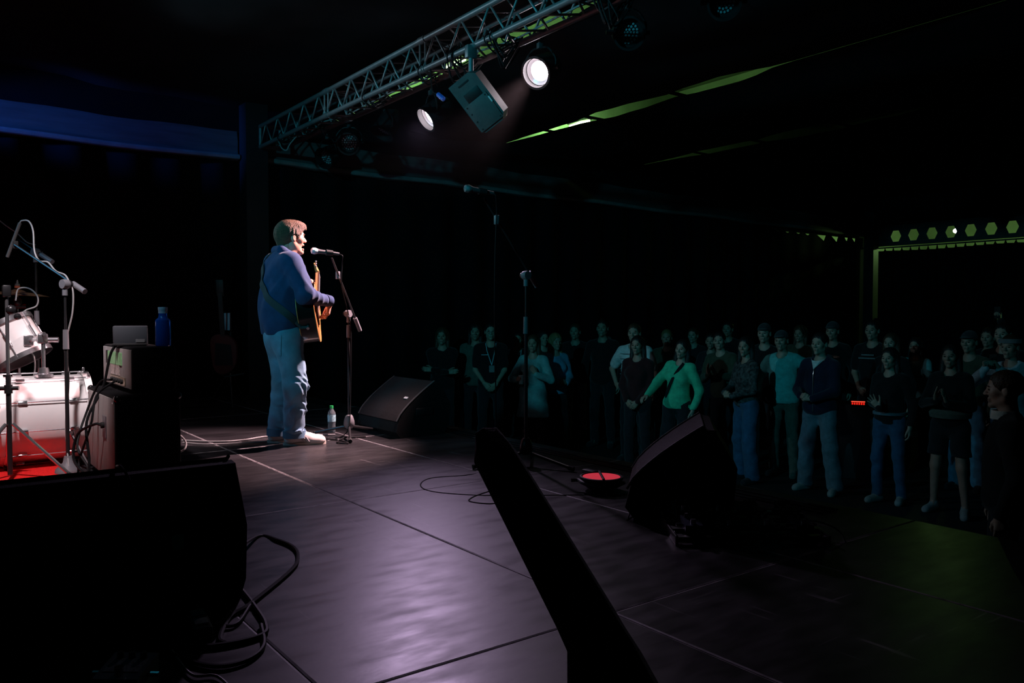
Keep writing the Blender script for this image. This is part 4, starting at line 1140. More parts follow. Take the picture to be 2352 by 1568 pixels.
# ------------------------------------------------------------------ people: signed distance fields meshed by surface nets
f32 = np.float32
def A3(*p): return np.array(p, dtype=f32)
class SDF:
    def __init__(s):
        s.pr = []
    def cap(s, a, b, r0, r1=None, k=0.03):
        s.pr.append(('c', A3(*a), A3(*b), r0, r0 if r1 is None else r1, k)); return s
    def ell(s, c, r, k=0.03, rot=None):
        s.pr.append(('e', A3(*c), A3(*r), None if rot is None else np.array(rot, dtype=f32), 0, k)); return s
    def sub(s, c, r, k=0.01):
        s.pr.append(('s', A3(*c), A3(*r), None, 0, k)); return s
    def subcap(s, a, b, r, k=0.01):
        s.pr.append(('sc', A3(*a), A3(*b), r, r, k)); return s
    def half(s, n, d):                      # keep n.p < d
        s.pr.append(('h', A3(*n), d, 0, 0, 0)); return s
    def disp(s, fn):
        s.pr.append(('d', fn, 0, 0, 0, 0)); return s
    def bounds(s):
        lo, hi = np.full(3, 9.0), np.full(3, -9.0)
        for p in s.pr:
            if p[0] == 'c':
                r = max(p[3], p[4]) + 0.02
                lo = np.minimum(lo, np.minimum(p[1], p[2]) - r); hi = np.maximum(hi, np.maximum(p[1], p[2]) + r)
            elif p[0] == 'e':
                r = (p[2] if p[3] is None else p[2].max()) + 0.02
                lo = np.minimum(lo, p[1] - r); hi = np.maximum(hi, p[1] + r)
            elif p[0] == 'h':
                for i in range(3):
                    if p[1][i] > 0.99: hi[i] = min(hi[i], p[2] + 0.03)
                    if p[1][i] < -0.99: lo[i] = max(lo[i], -p[2] - 0.03)
        return lo, hi
    def __call__(s, X, Y, Z):
        D = None
        for p in s.pr:
            t = p[0]
            if t in ('c', 'sc'):
                a, b = p[1], p[2]
                d = b - a
                L = float(d @ d) + 1e-9
                h = np.clip(((X - a[0]) * d[0] + (Y - a[1]) * d[1] + (Z - a[2]) * d[2]) / L, 0, 1)
                e = np.sqrt((X - a[0] - h * d[0]) ** 2 + (Y - a[1] - h * d[1]) ** 2 + (Z - a[2] - h * d[2]) ** 2) - (p[3] + (p[4] - p[3]) * h)
            elif t in ('e', 's'):
                x, y, z = X - p[1][0], Y - p[1][1], Z - p[1][2]
                if p[3] is not None:
                    R = p[3]
                    x, y, z = R[0, 0] * x + R[1, 0] * y + R[2, 0] * z, R[0, 1] * x + R[1, 1] * y + R[2, 1] * z, R[0, 2] * x + R[1, 2] * y + R[2, 2] * z
                r = p[2]
                k0 = np.sqrt((x / r[0]) ** 2 + (y / r[1]) ** 2 + (z / r[2]) ** 2)
                k1 = np.sqrt((x / r[0] ** 2) ** 2 + (y / r[1] ** 2) ** 2 + (z / r[2] ** 2) ** 2) + 1e-6
                e = k0 * (k0 - 1) / k1
            elif t == 'h':
                D = np.maximum(D, X * p[1][0] + Y * p[1][1] + Z * p[1][2] - p[2]); continue
            elif t == 'd':
                D = D + p[1](X, Y, Z); continue
            k = p[5]
            if t in ('s', 'sc'):
                e = -e
                h = np.maximum(k - np.abs(D - e), 0) / k
                D = np.maximum(D, e) + h * h * k * 0.25
            elif D is None:
                D = e
            else:
                h = np.maximum(k - np.abs(D - e), 0) / k
                D = np.minimum(D, e) - h * h * k * 0.25
        return D
    def mesh(s, h, shift=0.0):
        lo, hi = s.bounds()
        n = np.ceil((hi - lo) / h).astype(int) + 2
        ax = [(lo[i] + h * np.arange(n[i])).astype(f32) for i in range(3)]
        X, Y, Z = np.meshgrid(*ax, indexing='ij', sparse=True)
        F = np.broadcast_to(s(X, Y, Z), tuple(n)) - shift
        I = F < 0
        c = np.zeros(tuple(n - 1), dtype=np.int8)
        for dx in (0, 1):
            for dy in (0, 1):
                for dz in (0, 1):
                    c += I[dx:n[0] - 1 + dx, dy:n[1] - 1 + dy, dz:n[2] - 1 + dz]
        act = np.argwhere((c > 0) & (c < 8))
        idx = np.full(tuple(n - 1), -1, dtype=np.int64)
        idx[act[:, 0], act[:, 1], act[:, 2]] = np.arange(len(act))
        acc = np.zeros((len(act), 3)); cnt = np.zeros(len(act))
        cor = [(0, 0, 0), (1, 0, 0), (0, 1, 0), (1, 1, 0), (0, 0, 1), (1, 0, 1), (0, 1, 1), (1, 1, 1)]
        val = [F[act[:, 0] + q[0], act[:, 1] + q[1], act[:, 2] + q[2]] for q in cor]
        for a in range(8):
            for b in range(a + 1, 8):
                if sum(abs(i - j) for i, j in zip(cor[a], cor[b])) != 1: continue
                m = (val[a] < 0) != (val[b] < 0)
                t = val[a][m] / (val[a][m] - val[b][m])
                ca, cb = np.array(cor[a]), np.array(cor[b])
                acc[m] += ca + t[:, None] * (cb - ca); cnt[m] += 1
        V = lo + h * (act + acc / cnt[:, None])
        Q = []
        for axis in range(3):
            u, w = (axis + 1) % 3, (axis + 2) % 3
            sl0 = [slice(1, n[i] - 1) for i in range(3)]; sl0[axis] = slice(0, n[axis] - 1)
            sl1 = list(sl0); sl1[axis] = slice(1, n[axis])
            a, b = I[tuple(sl0)], I[tuple(sl1)]
            e = np.argwhere(a != b)
            if not len(e): continue
            sgn = a[e[:, 0], e[:, 1], e[:, 2]]
            off = np.array([0 if i == axis else 1 for i in range(3)])
            e = e + off
            du, dw = np.eye(3, dtype=int)[u], np.eye(3, dtype=int)[w]
            g = lambda q: idx[q[:, 0], q[:, 1], q[:, 2]]
            q = np.stack([g(e - du - dw), g(e - dw), g(e), g(e - du)], 1)
            q[~sgn] = q[~sgn][:, ::-1]
            Q.append(q)
        return V, np.concatenate(Q)
def np_obj(name, parts, mats, parent):
    # parts: list of (verts, quads, material index)
    vs, qs, mi, k = [], [], [], 0
    for v, q, m in parts:
        vs.append(v); qs.append(q + k); mi.append(np.full(len(q), m)); k += len(v)
    v, q, mi = np.concatenate(vs), np.concatenate(qs), np.concatenate(mi)
    me = bpy.data.meshes.new(name)
    me.vertices.add(len(v)); me.loops.add(len(q) * 4); me.polygons.add(len(q))
    me.vertices.foreach_set('co', v.astype(f32).ravel())
    me.loops.foreach_set('vertex_index', q.astype(np.int32).ravel())
    me.polygons.foreach_set('loop_start', np.arange(0, len(q) * 4, 4, dtype=np.int32))
    me.polygons.foreach_set('use_smooth', np.ones(len(q), dtype=bool))
    for m in mats: me.materials.append(m)
    me.polygons.foreach_set('material_index', mi.astype(np.int32))
    me.update(calc_edges=True)
    me.validate()
    return link(name, me, parent)
def tf(v, R=None, t=(0, 0, 0), s=1.0):
    v = v * s
    if R is not None:
        v = v @ np.array(R).T
    return v + np.array(t)
def ballq(c, r, n=8):
    mb = MB().ball(c, r, n)
    q = np.array([f if len(f) == 4 else (f + f[-1:]) for f in mb.f if len(f) in (3, 4)])
    return np.array(mb.v), q

# --- head
def head_sdf(fem=False, sing=False):
    s = SDF()
    s.ell((-0.012, 0, 0.03), (0.098, 0.076, 0.086))
    s.ell((0.026, 0, -0.032), (0.056, 0.056 if fem else 0.058, 0.074), 0.03)
    jw = 0.034 if fem else 0.040
    for y in (-1, 1):
        s.cap((0.0, y * jw * 1.15, -0.060), (0.060, y * 0.006, -0.100 - (0.012 if sing else 0)), 0.018, 0.015, 0.022)
        s.ell((0.054, y * 0.036, -0.022), (0.024, 0.024, 0.022), 0.025)
        s.ell((-0.012, y * 0.077, -0.012), (0.019, 0.010, 0.031), 0.010)
        s.sub((-0.004, y * 0.088, -0.010), (0.009, 0.006, 0.016), 0.006)
    s.cap((0.077, -0.026, 0.014), (0.077, 0.026, 0.014), 0.012, k=0.02)
    s.cap((0.086, 0, 0.006), (0.105, 0, -0.030), 0.007, 0.0115, 0.012)
    for y in (-1, 1):
        s.ell((0.095, y * 0.012, -0.034), (0.010, 0.008, 0.007), 0.008)
        s.sub((0.097, y * 0.030, -0.004), (0.016, 0.015, 0.011), 0.012)
    s.cap((0.082, -0.018, -0.060), (0.082, 0.018, -0.060), 0.0075, k=0.012)
    s.cap((0.079, -0.015, -0.074 - (0.018 if sing else 0)), (0.079, 0.015, -0.074 - (0.018 if sing else 0)), 0.0085, k=0.012)
    s.ell((0.068, 0, -0.102 - (0.012 if sing else 0)), (0.020, 0.020, 0.016), 0.015)
    if sing:
        s.sub((0.092, 0, -0.074), (0.034, 0.017, 0.0135), 0.005)
    else:
        s.sub((0.093, 0, -0.0672), (0.014, 0.022, 0.0022), 0.004)
    s.cap((-0.018, 0, -0.07), (-0.035, 0, -0.20), 0.047 if fem else 0.055, k=0.03)
    return s
def strand(fr, amp, ph=0.0):
    def fn(X, Y, Z):
        a = np.arctan2(Y, X + 0.03 + 0 * Z)
        return amp * (np.sin(a * fr + 2.5 * np.sin(Z * 26 + ph) + ph) + 0.6 * np.sin(a * fr * 2.3 + 25 * Z + ph)) * 0.5
    return fn
def hair_sdf(style):
    s = SDF()
    big = 0.006 if style in ('curly', 'mop') else 0
    s.ell((-0.016, 0, 0.036), (0.104 + big, 0.084 + big, 0.090 + big))
    if style == 'bald':
        s = SDF(); s.ell((-0.016, 0, 0.034), (0.101, 0.080, 0.086))
    if style == 'cap':
        s.ell((0.075, 0, 0.045), (0.075, 0.062, 0.010), 0.015)
        s.half((0, 0, -1), -0.028)
        return s
    if style == 'mop':
        s.ell((0.045, 0, 0.078), (0.062, 0.070, 0.042), 0.03)
        s.cap((0.085, -0.03, 0.075), (0.102, -0.02, 0.05), 0.020, 0.012, 0.02)
        s.cap((0.085, 0.03, 0.075), (0.100, 0.02, 0.052), 0.020, 0.012, 0.02)
        s.cap((-0.070, 0, 0.0), (-0.060, 0, -0.105), 0.052, 0.040, 0.04)
    if style in ('long', 'curly'):
        for y in (-1, 1):
            s.cap((-0.03, y * 0.068, 0.03), (-0.02, y * 0.085, -0.20), 0.034, 0.030, 0.03)
        s.cap((-0.06, 0, 0.0), (-0.075, 0, -0.24), 0.065, 0.05, 0.04)
    if style == 'bun':
        s.ell((-0.11, 0, 0.06), (0.045, 0.045, 0.042), 0.02)
    if style == 'band':
        pass
    lo = 0.055 if style == 'mop' else 0.045
    s.sub((0.10, 0, -0.045), (0.082, 0.075 if style in ('long', 'curly') else 0.10, 0.100 if style == 'mop' else 0.108), 0.015)
    if style not in ('long', 'curly'):
        for y in (-1, 1):
            s.sub((0.005, y * 0.100, -0.030), (0.034, 0.034, 0.048), 0.01)
        s.half((0.25, 0, -0.968), 0.092 if style == 'mop' else 0.052)
    s.disp(strand({'curly': 13, 'mop': 46}.get(style, 22), {'curly': 0.007, 'mop': 0.0032}.get(style, 0.004), len(style)))
    return s
# --- hand (right): +x fingers, +z back of hand, thumb on +y
def hand_sdf(curl, spread=0.0, thumb=0.0):
    s = SDF()
    for i, (y, L) in enumerate(((0.026, 0.072), (0.009, 0.080), (-0.009, 0.074), (-0.025, 0.058))):
        s.cap((0.0, y * 0.55, 0), (0.085 - abs(i - 1) * 0.004, y, 0.0), 0.014, 0.0115, 0.016)
    for i, (y, L) in enumerate(((0.026, 0.072), (0.009, 0.080), (-0.009, 0.074), (-0.025, 0.058))):
        p = Vector((0.085 - abs(i - 1) * 0.004, y, 0.0))
        yaw = (1.4 - i) * spread
        a = 0.0
        r = 0.0092 if i < 3 else 0.008
        for j, seg in enumerate((0.45, 0.31, 0.24)):
            a += curl[j] * (1 + 0.08 * i)
            q = p + Vector((math.cos(a) * math.cos(yaw), math.cos(a) * math.sin(yaw), -math.sin(a))) * (L * seg)
            s.cap(p, q, r - 0.0008 * j, r - 0.0008 * (j + 1), 0.006)
            p = q
    t0, t1 = Vector((0.018, 0.020, -0.006)), Vector((0.052, 0.046 - thumb * 0.012, -0.012 - thumb * 0.014))
    t2, t3 = t1 + Vector((0.026, 0.012 - thumb * 0.016, -0.006 - thumb * 0.006)), t1 + Vector((0.050, 0.014 - thumb * 0.032, -0.012 - thumb * 0.008))
    s.cap(t0, t1, 0.014, 0.0115, 0.014).cap(t1, t2, 0.0108, 0.0098, 0.006).cap(t2, t3, 0.0098, 0.0078, 0.006)
    s.cap((-0.014, 0, 0), (0.01, 0, 0), 0.022, 0.021, 0.016)
    return s
HANDS = {k: hand_sdf(*v).mesh(0.0055) for k, v in dict(relaxed=((0.35, 0.45, 0.35), 0.05, 0.4), flat=((0.08, 0.08, 0.06), 0.05, 0.0), open=((0.05, 0.1, 0.08), 0.24, -0.6), grip=((0.95, 1.1, 0.7), 0.0, 1.0)).items()}
HEADS = {k: head_sdf(k == 'f').mesh(0.0068) for k in 'mf'}
HAIRS = {k: hair_sdf(k).mesh(0.009) for k in ('short', 'long', 'curly', 'cap', 'bun', 'bald')}
SHOE = None
def shoe_sdf():
    s = SDF()
    s.cap((-0.055, 0, 0.035), (0.13, 0.0, 0.028), 0.040, 0.040, 0.03)
    s.cap((-0.02, 0, 0.06), (-0.02, 0, 0.10), 0.042, 0.040, 0.04)
    s.cap((0.02, 0, 0.055), (0.10, 0, 0.035), 0.036, 0.034, 0.03)
    s.half((0, 0, -1), 0.0)
    return s
SHOE = shoe_sdf().mesh(0.011)

def cloth(name, col):
    return M('cloth_' + name, col, 0.88, var=0.18, vs=22, bump=0.35, bs=160, spec=0.2, sheen=0.15)
SKINS = [M('skin_a', (0.40, 0.23, 0.17), 0.5, var=0.08, vs=14), M('skin_b', (0.48, 0.29, 0.22), 0.5, var=0.08, vs=14), M('skin_c', (0.32, 0.18, 0.13), 0.5, var=0.08, vs=14)]
HAIRM = dict(brown=M('hair_brown', (0.055, 0.028, 0.015), 0.5, bump=0.5, bs=120), black=M('hair_black', (0.012, 0.010, 0.010), 0.45, bump=0.5, bs=120), blond=M('hair_blond', (0.22, 0.14, 0.06), 0.5, bump=0.5, bs=120), chestnut=M('hair_chestnut', (0.12, 0.052, 0.025), 0.55, var=0.4, vs=30, bump=0.8, bs=140, stretch=(1, 1, 3)))
LIP = M('lips', (0.26, 0.09, 0.08), 0.45)
EYE = M('eye_dark', (0.03, 0.025, 0.02), 0.15)
def wrinkle(amp, fz=26.0, ph=0.0, z0=None):
    def fn(X, Y, Z):
        w = np.sin(fz * Z + 5 * np.sin(7 * X + ph) + 4 * np.sin(8 * Y + 2 * ph) + ph) + 0.6 * np.sin(1.9 * fz * Z + 11 * X - 9 * Y + 1.7 * ph)
        return amp * 0.5 * w
    return fn
def ik(sh, wr, hint, l1=0.285, l2=0.255):
    sh, wr = Vector(sh), Vector(wr)
    d = wr - sh
    L = min(d.length, (l1 + l2) * 0.995)
    d.normalize()
    wr = sh + d * L
    a = (l1 * l1 - l2 * l2 + L * L) / (2 * L)
    h = math.sqrt(max(0, l1 * l1 - a * a))
    n = Vector(hint)
    n = (n - d * n.dot(d)).normalized()
    return sh + d * a + n * h, wr
POSES = {   # wrist L, wrist R, finger dir L/R, palm normal (dorsal) L/R, hand shape
    'down': (((0.05, 0.25, 0.88), (0, 0.05, -1), (0, 1, 0), 'relaxed'), ((0.05, -0.25, 0.88), (0, -0.05, -1), (0, -1, 0), 'relaxed')),
    'front': (((0.17, 0.07, 0.93), (0.2, -0.6, -0.7), (1, 0.4, 0), 'relaxed'), ((0.17, -0.09, 0.94), (0.2, 0.6, -0.7), (1, -0.4, 0), 'relaxed')),
    'clap': (((0.29, 0.055, 1.17), (0.45, -0.15, 0.9), (0, 1, 0.1), 'flat'), ((0.29, -0.055, 1.19), (0.45, 0.15, 0.9), (0, -1, 0.1), 'flat')),
    'clasp': (((0.26, 0.06, 1.05), (0.5, -0.8, 0.1), (0.6, 0.5, 0.5), 'grip'), ((0.26, -0.08, 1.07), (0.5, 0.8, 0.1), (0.6, -0.5, 0.5), 'grip')),
    'crossed': (((0.19, -0.10, 1.16), (0.1, -1, 0.1), (1, 0, 0.3), 'flat'), ((0.21, 0.10, 1.13), (0.1, 1, 0.1), (1, 0, 0.3), 'flat')),
    'hip': (((0.05, 0.25, 0.88), (0, 0.05, -1), (0, 1, 0), 'relaxed'), ((0.06, -0.22, 0.98), (0.6, 0.4, -0.4), (0, -1, 0.3), 'grip')),
    'cup': (((0.24, 0.09, 1.22), (0.1, -0.5, 0.8), (0.9, 0.3, 0.2), 'relaxed'), ((0.28, -0.16, 1.15), (0.9, 0.3, 0.2), (0, -1, 0.1), 'grip')),
    'phone': (((0.30, 0.05, 1.42), (0.4, -0.3, 0.85), (-0.6, 0.75, 0), 'grip'), ((0.31, -0.08, 1.42), (0.4, 0.3, 0.85), (-0.6, -0.75, 0), 'grip')),
    'raise': (((0.22, 0.22, 1.85), (0.2, -0.1, 1), (-1, 0.2, 0), 'grip'), ((0.10, -0.24, 0.90), (0, -0.05, -1), (0, -1, 0), 'relaxed')),
    'wave': (((0.05, 0.25, 0.88), (0, 0.05, -1), (0, 1, 0), 'relaxed'), ((0.31, 0.03, 1.10), (0.30, -0.55, 0.75), (-0.8, -0.4, 0), 'open')),
    'reach': (((0.05, 0.25, 0.90), (0, 0.05, -1), (0, 1, 0), 'relaxed'), ((0.38, -0.22, 1.03), (0.9, -0.2, -0.35), (0, -0.4, 1), 'relaxed')),
    'armup': (((0.10, 0.52, 1.42), (0.1, 1, 0.1), (0.2, 0, 1), 'flat'), ((0.10, -0.30, 0.98), (0.3, -0.2, -1), (0, -1, 0), 'relaxed')),
}
def person(pos, yaw, H, label, pose='down', top=('tee', 'black'), legs=('trousers', 'dark'), hair=('short', 'brown'), fem=False, skin=0, shoes='dark', look=0.0, nod=0.0, lean=0.0, roll=0.0, stance=0.10, step=0.0, res=0.0165, bulk=1.0, over=None, ph=0.0, swap=False, group=None):
    t = thing('person', pos, label, 'person', rz=yaw, group=group)
    S = H / 1.75
    sw, hipw = (0.145, 0.155) if fem else (0.166, 0.148)
    RT = Matrix.Rotation(lean, 3, 'Y') @ Matrix.Rotation(roll, 3, 'X')
    piv = Vector((0, 0, 0.95))
    T = lambda p: piv + RT @ (Vector(p) - piv)
    hands = POSES[pose] if isinstance(pose, str) else pose
    if swap:
        fl_ = lambda q: tuple((c[0], -c[1], c[2]) if not isinstance(c, str) else c for c in q)
        hands = (fl_(hands[1]), fl_(hands[0]))
    arms = []
    for (w, fd, dn, hs), sg in ((hands[0], 1), (hands[1], -1)):
        sh = Vector((0.0, sg * sw, 1.39))
        hint = Vector((-0.5, sg * 0.7, -0.6)) if w[2] < 1.5 else Vector((0.3, sg, -0.2))
        el, wr = ik(sh, w, hint)
        arms.append((T(sh), T(el), T(wr), RT @ Vector(fd), RT @ Vector(dn), hs, sg))
    hipz, ky = 0.92, stance
    leg = []
    for sg in (1, -1):
        st = step * sg
        leg.append((Vector((0, sg * 0.088, hipz)), Vector((0.03 + st * 0.6, sg * (0.085 + ky * 0.25), 0.50)), Vector((-0.02 + st, sg * (0.07 + ky * 0.5), 0.085)), sg))
    def torso(s, g):
        bk = bulk
        s.ell(T((0, 0, 0.96)), (0.112 * bk + g, hipw * bk + g, 0.125 + g), 0.06)
        s.ell(T((0.01, 0, 1.12)), ((0.100 if fem else 0.108) * bk + g, (0.122 if fem else 0.142) * bk + g, 0.16 + g), 0.08)
        s.ell(T((0.0, 0, 1.28)), (0.112 * bk + g, (sw - 0.02) * bk + g, 0.17 + g), 0.08)
        for y in (-1, 1):
            s.cap(T((-0.01, y * 0.03, 1.445)), T((-0.005, y * (sw - 0.02), 1.395)), 0.045 + g, 0.050 + g, k=0.05)
        if fem:
            for y in (-1, 1):
                s.ell(T((0.085, y * 0.065, 1.27)), (0.055 + g, 0.06 + g, 0.06 + g), 0.05)
    # body
    b = SDF(); torso(b, -0.008)
    b.cap(T((-0.01, 0, 1.42)), T((0.0, 0, 1.53)), 0.058 if not fem else 0.05, 0.050, 0.05)
    for sh, el, wr, fd, dn, hs, sg in arms:
        b.cap(sh, el, 0.046, 0.037, 0.04).cap(el, wr, 0.037, 0.025, 0.02)
    for hp, kn, an, sg in leg:
        b.cap(hp, kn, 0.078, 0.052, 0.05).cap(kn, an, 0.052, 0.036, 0.03).cap(an, an + Vector((0.09, 0, -0.045)), 0.035, 0.03, 0.02)
    bv, bq = b.mesh(0.019)
    parts = [(bv, bq, 0)]
    HR = RT @ Matrix.Rotation(look, 3, 'Z') @ Matrix.Rotation(nod, 3, 'Y')
    hc = T((0.025, 0, 1.632))
    hv, hq = HEADS['f' if fem else 'm']
    parts.append((tf(hv, HR, hc), hq, 0))
    for y in (-1, 1):
        ev, eq = ballq((0.0795, y * 0.031, -0.003), (0.009, 0.0125, 0.0065))
        parts.append((tf(ev, HR, hc), eq, 1))
        ev, eq = ballq((0.0865, y * 0.032, 0.019), (0.006, 0.018, 0.0035))
        parts.append((tf(ev, HR, hc), eq, 2))
    for zc, rz_ in ((-0.0615, 0.0042), (-0.0735, 0.0052)):
        ev, eq = ballq((0.0835, 0, zc), (0.0075, 0.021, rz_))
        parts.append((tf(ev, HR, hc), eq, 3))
    for sh, el, wr, fd, dn, hs, sg in arms:
        R = basis(fd, dn)
        v, q = HANDS[hs]
        if sg > 0:
            v = v * np.array([1, -1, 1]); q = q[:, ::-1]
        parts.append((tf(v, R, wr), q, 0))
    parts = [(v * S, q, m) for v, q, m in parts]
    np_obj('body', parts, [SKINS[skin], EYE, HAIRM[hair[1]], LIP], t)
    # hair or cap
    v, q = HAIRS[hair[0]]
    np_obj('hair' if hair[0] != 'cap' else 'cap', [(tf(v, HR, hc) * S, q, 0)], [HAIRM[hair[1]] if hair[0] != 'cap' else cloth('cap_dark', (0.03, 0.035, 0.04))], t)
    if hair[0] == 'cap':
        v, q = HAIRS['bald']
        np_obj('hair', [(tf(v, HR, hc) * S, q, 0)], [HAIRM[hair[1]]], t)
    # top
    kind, col = top
    cm = CL[col]
    s = SDF(); torso(s, 0.016)
    for sh, el, wr, fd, dn, hs, sg in arms:
        if kind in ('tee', 'vest'):
            e = sh + (el - sh) * (0.72 if kind == 'tee' else 0.15)
            s.cap(sh, e, 0.066, 0.064, 0.04)
        else:
            g = 0.062 if kind in ('hoodie', 'jacket', 'coat', 'sweater') else 0.055
            s.cap(sh, el, g + 0.006, g - 0.006, 0.04).cap(el, wr, g - 0.006, 0.040, 0.02)
    hem = dict(tee=0.88, vest=0.92, coat=0.62, hoodie=0.86, jacket=0.86, sweater=0.88, blouse=0.90, crop=1.02, dress=0.66).get(kind, 0.88)
    if kind in ('coat', 'dress'):
        s.cap((0, 0.05, 0.95), (0.0, 0.08, hem - 0.02), 0.125, 0.155, 0.1).cap((0, -0.05, 0.95), (0.0, -0.08, hem - 0.02), 0.125, 0.155, 0.1)
    elif kind in ('hoodie', 'jacket', 'sweater', 'tee'):
        s.ell((0, 0, 0.93), (0.128 * bulk, (hipw + 0.022) * bulk, 0.12), 0.06)
    if kind == 'hoodie':
        s.cap(T((-0.07, -0.06, 1.46)), T((-0.07, 0.06, 1.46)), 0.05, k=0.03)
    s.disp(wrinkle(0.007, 20, ph))
    s.half((0, 0, -1), -hem)
    nk = dict(tee=0.068, vest=0.085, hoodie=0.066, jacket=0.07, coat=0.07).get(kind, 0.066)
    s.subcap(T((0.02, 0, 1.46)), T((0.04, 0, 1.62)), nk, 0.008)
    v, q = s.mesh(res)
    np_obj({'tee': 'shirt', 'vest': 'top'}.get(kind, kind), [(v * S, q, 0)], [cm], t)
    # lower garment
    kind2, col2 = legs
    s = SDF()
    s.ell((0, 0, 0.95), (0.118 * bulk, (hipw + 0.008) * bulk, 0.13), 0.05)
    r1 = dict(trousers=(0.09, 0.066, 0.060), jeans=(0.090, 0.064, 0.058), wide=(0.096, 0.085, 0.088), shorts=(0.098, 0.09, 0.09), tight=(0.086, 0.056, 0.042)).get(kind2, (0.09, 0.066, 0.06))
    for hp, kn, an, sg in leg:
        s.cap(hp, kn, r1[0], r1[1], 0.05).cap(kn, an, r1[1], r1[2], 0.02)
    s.disp(wrinkle(0.008, 24, ph + 2))
    s.half((0, 0, 1), 1.04)
    s.half((0, 0, -1), -0.62 if kind2 == 'shorts' else -0.045)
    v, q = s.mesh(res)
    np_obj('shorts' if kind2 == 'shorts' else ('jeans' if kind2 in ('jeans',) else 'trousers'), [(v * S, q, 0)], [CL[col2]], t)
    for hp, kn, an, sg in leg:
        R = Matrix.Rotation(sg * 0.25, 3, 'Z')
        v, q = SHOE
        np_obj('shoe', [(tf(v, R, (an.x + 0.02, an.y, 0.0)) * S, q, 0)], [CL[shoes]], t)
    return t, T, S, HR, hc, arms
CL = dict(
    black=cloth('black', (0.010, 0.010, 0.012)), dark=cloth('dark', (0.018, 0.019, 0.024)), navy=cloth('navy', (0.010, 0.014, 0.035)),
    white=cloth('white', (0.70, 0.70, 0.70)), cream=cloth('cream', (0.62, 0.60, 0.54)), teal=cloth('teal', (0.22, 0.42, 0.42)), green=cloth('green', (0.06, 0.60, 0.34)),
    denim=cloth('denim', (0.035, 0.10, 0.19)), paledenim=cloth('pale_denim', (0.13, 0.19, 0.24)), grey=cloth('grey', (0.20, 0.21, 0.22)), khaki=cloth('khaki', (0.10, 0.11, 0.09)),
    aqua=cloth('aqua', (0.16, 0.52, 0.50)), blue=cloth('blue', (0.12, 0.30, 0.45)), brown=cloth('brown', (0.04, 0.028, 0.022)), wine=cloth('wine', (0.05, 0.012, 0.014)), olive=cloth('olive', (0.06, 0.07, 0.045)), lightblue=cloth('light_blue', (0.42, 0.55, 0.62)),
    tan=cloth('tan', (0.30, 0.17, 0.11)), sneaker=cloth('sneaker', (0.30, 0.31, 0.31)), print=M('cloth_print', (0.07, 0.065, 0.065), 0.85, var=0.9, vs=28, spec=0.2))
# ------------------------------------------------------------------ the singer
def sdf_at(s, p):
    return float(s(np.array([[[p[0]]]], dtype=f32), np.array([[[p[1]]]], dtype=f32), np.array([[[p[2]]]], dtype=f32)).ravel()[0])
def grad(s, p, e=0.006):
    g = Vector([sdf_at(s, Vector(p) + d) - sdf_at(s, Vector(p) - d) for d in (Vector((e, 0, 0)), Vector((0, e, 0)), Vector((0, 0, e)))])
    return g.normalized() if g.length > 1e-9 else Vector((0, 0, 1))
def project(s, p, off):
    p = Vector(p)
    for _ in range(5):
        p = p - grad(s, p) * (sdf_at(s, p) - off)
    return p
def ribbon(s, pts, w, off, th=0.003, k=6):
    pts = [project(s, p, off) if s is not None else Vector(p) for p in spline(pts, k)]
    v, f = [], []
    for i, p in enumerate(pts):
        t = (pts[min(i + 1, len(pts) - 1)] - pts[max(0, i - 1)]).normalized()
        n = grad(s, p)
        b = t.cross(n).normalized()
        for a, c in ((-1, 0), (1, 0), (1, 1), (-1, 1)):
            v.append(p + b * (a * w / 2) + n * (c * th))
    for i in range(len(pts) - 1):
        for j in range(4):
            f.append((i * 4 + j, i * 4 + (j + 1) % 4, i * 4 + 4 + (j + 1) % 4, i * 4 + 4 + j))
    f += [(3, 2, 1, 0), tuple(len(v) - 4 + j for j in range(4))]
    return MB().add(v, f)

PR = Vector((2.247, 5.855, 0))
singer = thing('person', PR, 'singer in navy overshirt and blue jeans standing at the microphone playing acoustic guitar', 'person')
def foot_line(px0, py0, px1, py1):
    a, b = fl(px0, py0) - PR, fl(px1, py1) - PR
    return a, (b - a).normalized()
hR, dR = foot_line(659, 1022, 732, 1019)
hL = fl(622, 1016) - PR
dL = Vector((0.88, -0.47, 0)).normalized()
anR, anL = hR + dR * 0.055 + Vector((0, 0, 0.09)), hL + dL * 0.055 + Vector((0, 0, 0.09))
knR, knL = Vector((0.045, -0.105, 0.46)), Vector((0.035, 0.10, 0.46))
hpR, hpL = Vector((0.0, -0.085, 0.84)), Vector((0.0, 0.085, 0.84))
shR, shL = Vector((0.0, -0.175, 1.365)), Vector((0.0, 0.175, 1.365))
elR, wrR = Vector((0.055, -0.285, 1.125)), Vector((0.295, -0.15, 1.085))
GA = Vector((0.36, 0.80, 0.47)).normalized()
GN = (GA.cross(Vector((0, 0, 1))).normalized() + Vector((0, 0, 0.16)))      # guitar top faces this way
GN = (GN - GA * GN.dot(GA)).normalized()
GW = GN.cross(GA).normalized()
if GW.z < 0: GW = -GW
G0 = Vector((0.192, -0.02, 1.02))
wrL = G0 + GA * 0.47 - GN * 0.05 - GW * 0.045
elL = ik(shL, wrL, (-0.2, 0.8, -0.9), 0.29, 0.26)[0]
headC = Vector((0.068, 0.0, 1.563))
HRm = Matrix.Rotation(-0.03, 3, 'Z') @ Matrix.Rotation(-0.04, 3, 'Y')
HS = 1.04
b = SDF()
b.ell((0, 0, 0.88), (0.11, 0.15, 0.13), 0.06).ell((0, 0, 1.07), (0.11, 0.145, 0.18), 0.08).ell((0, 0, 1.24), (0.115, 0.165, 0.17), 0.08)
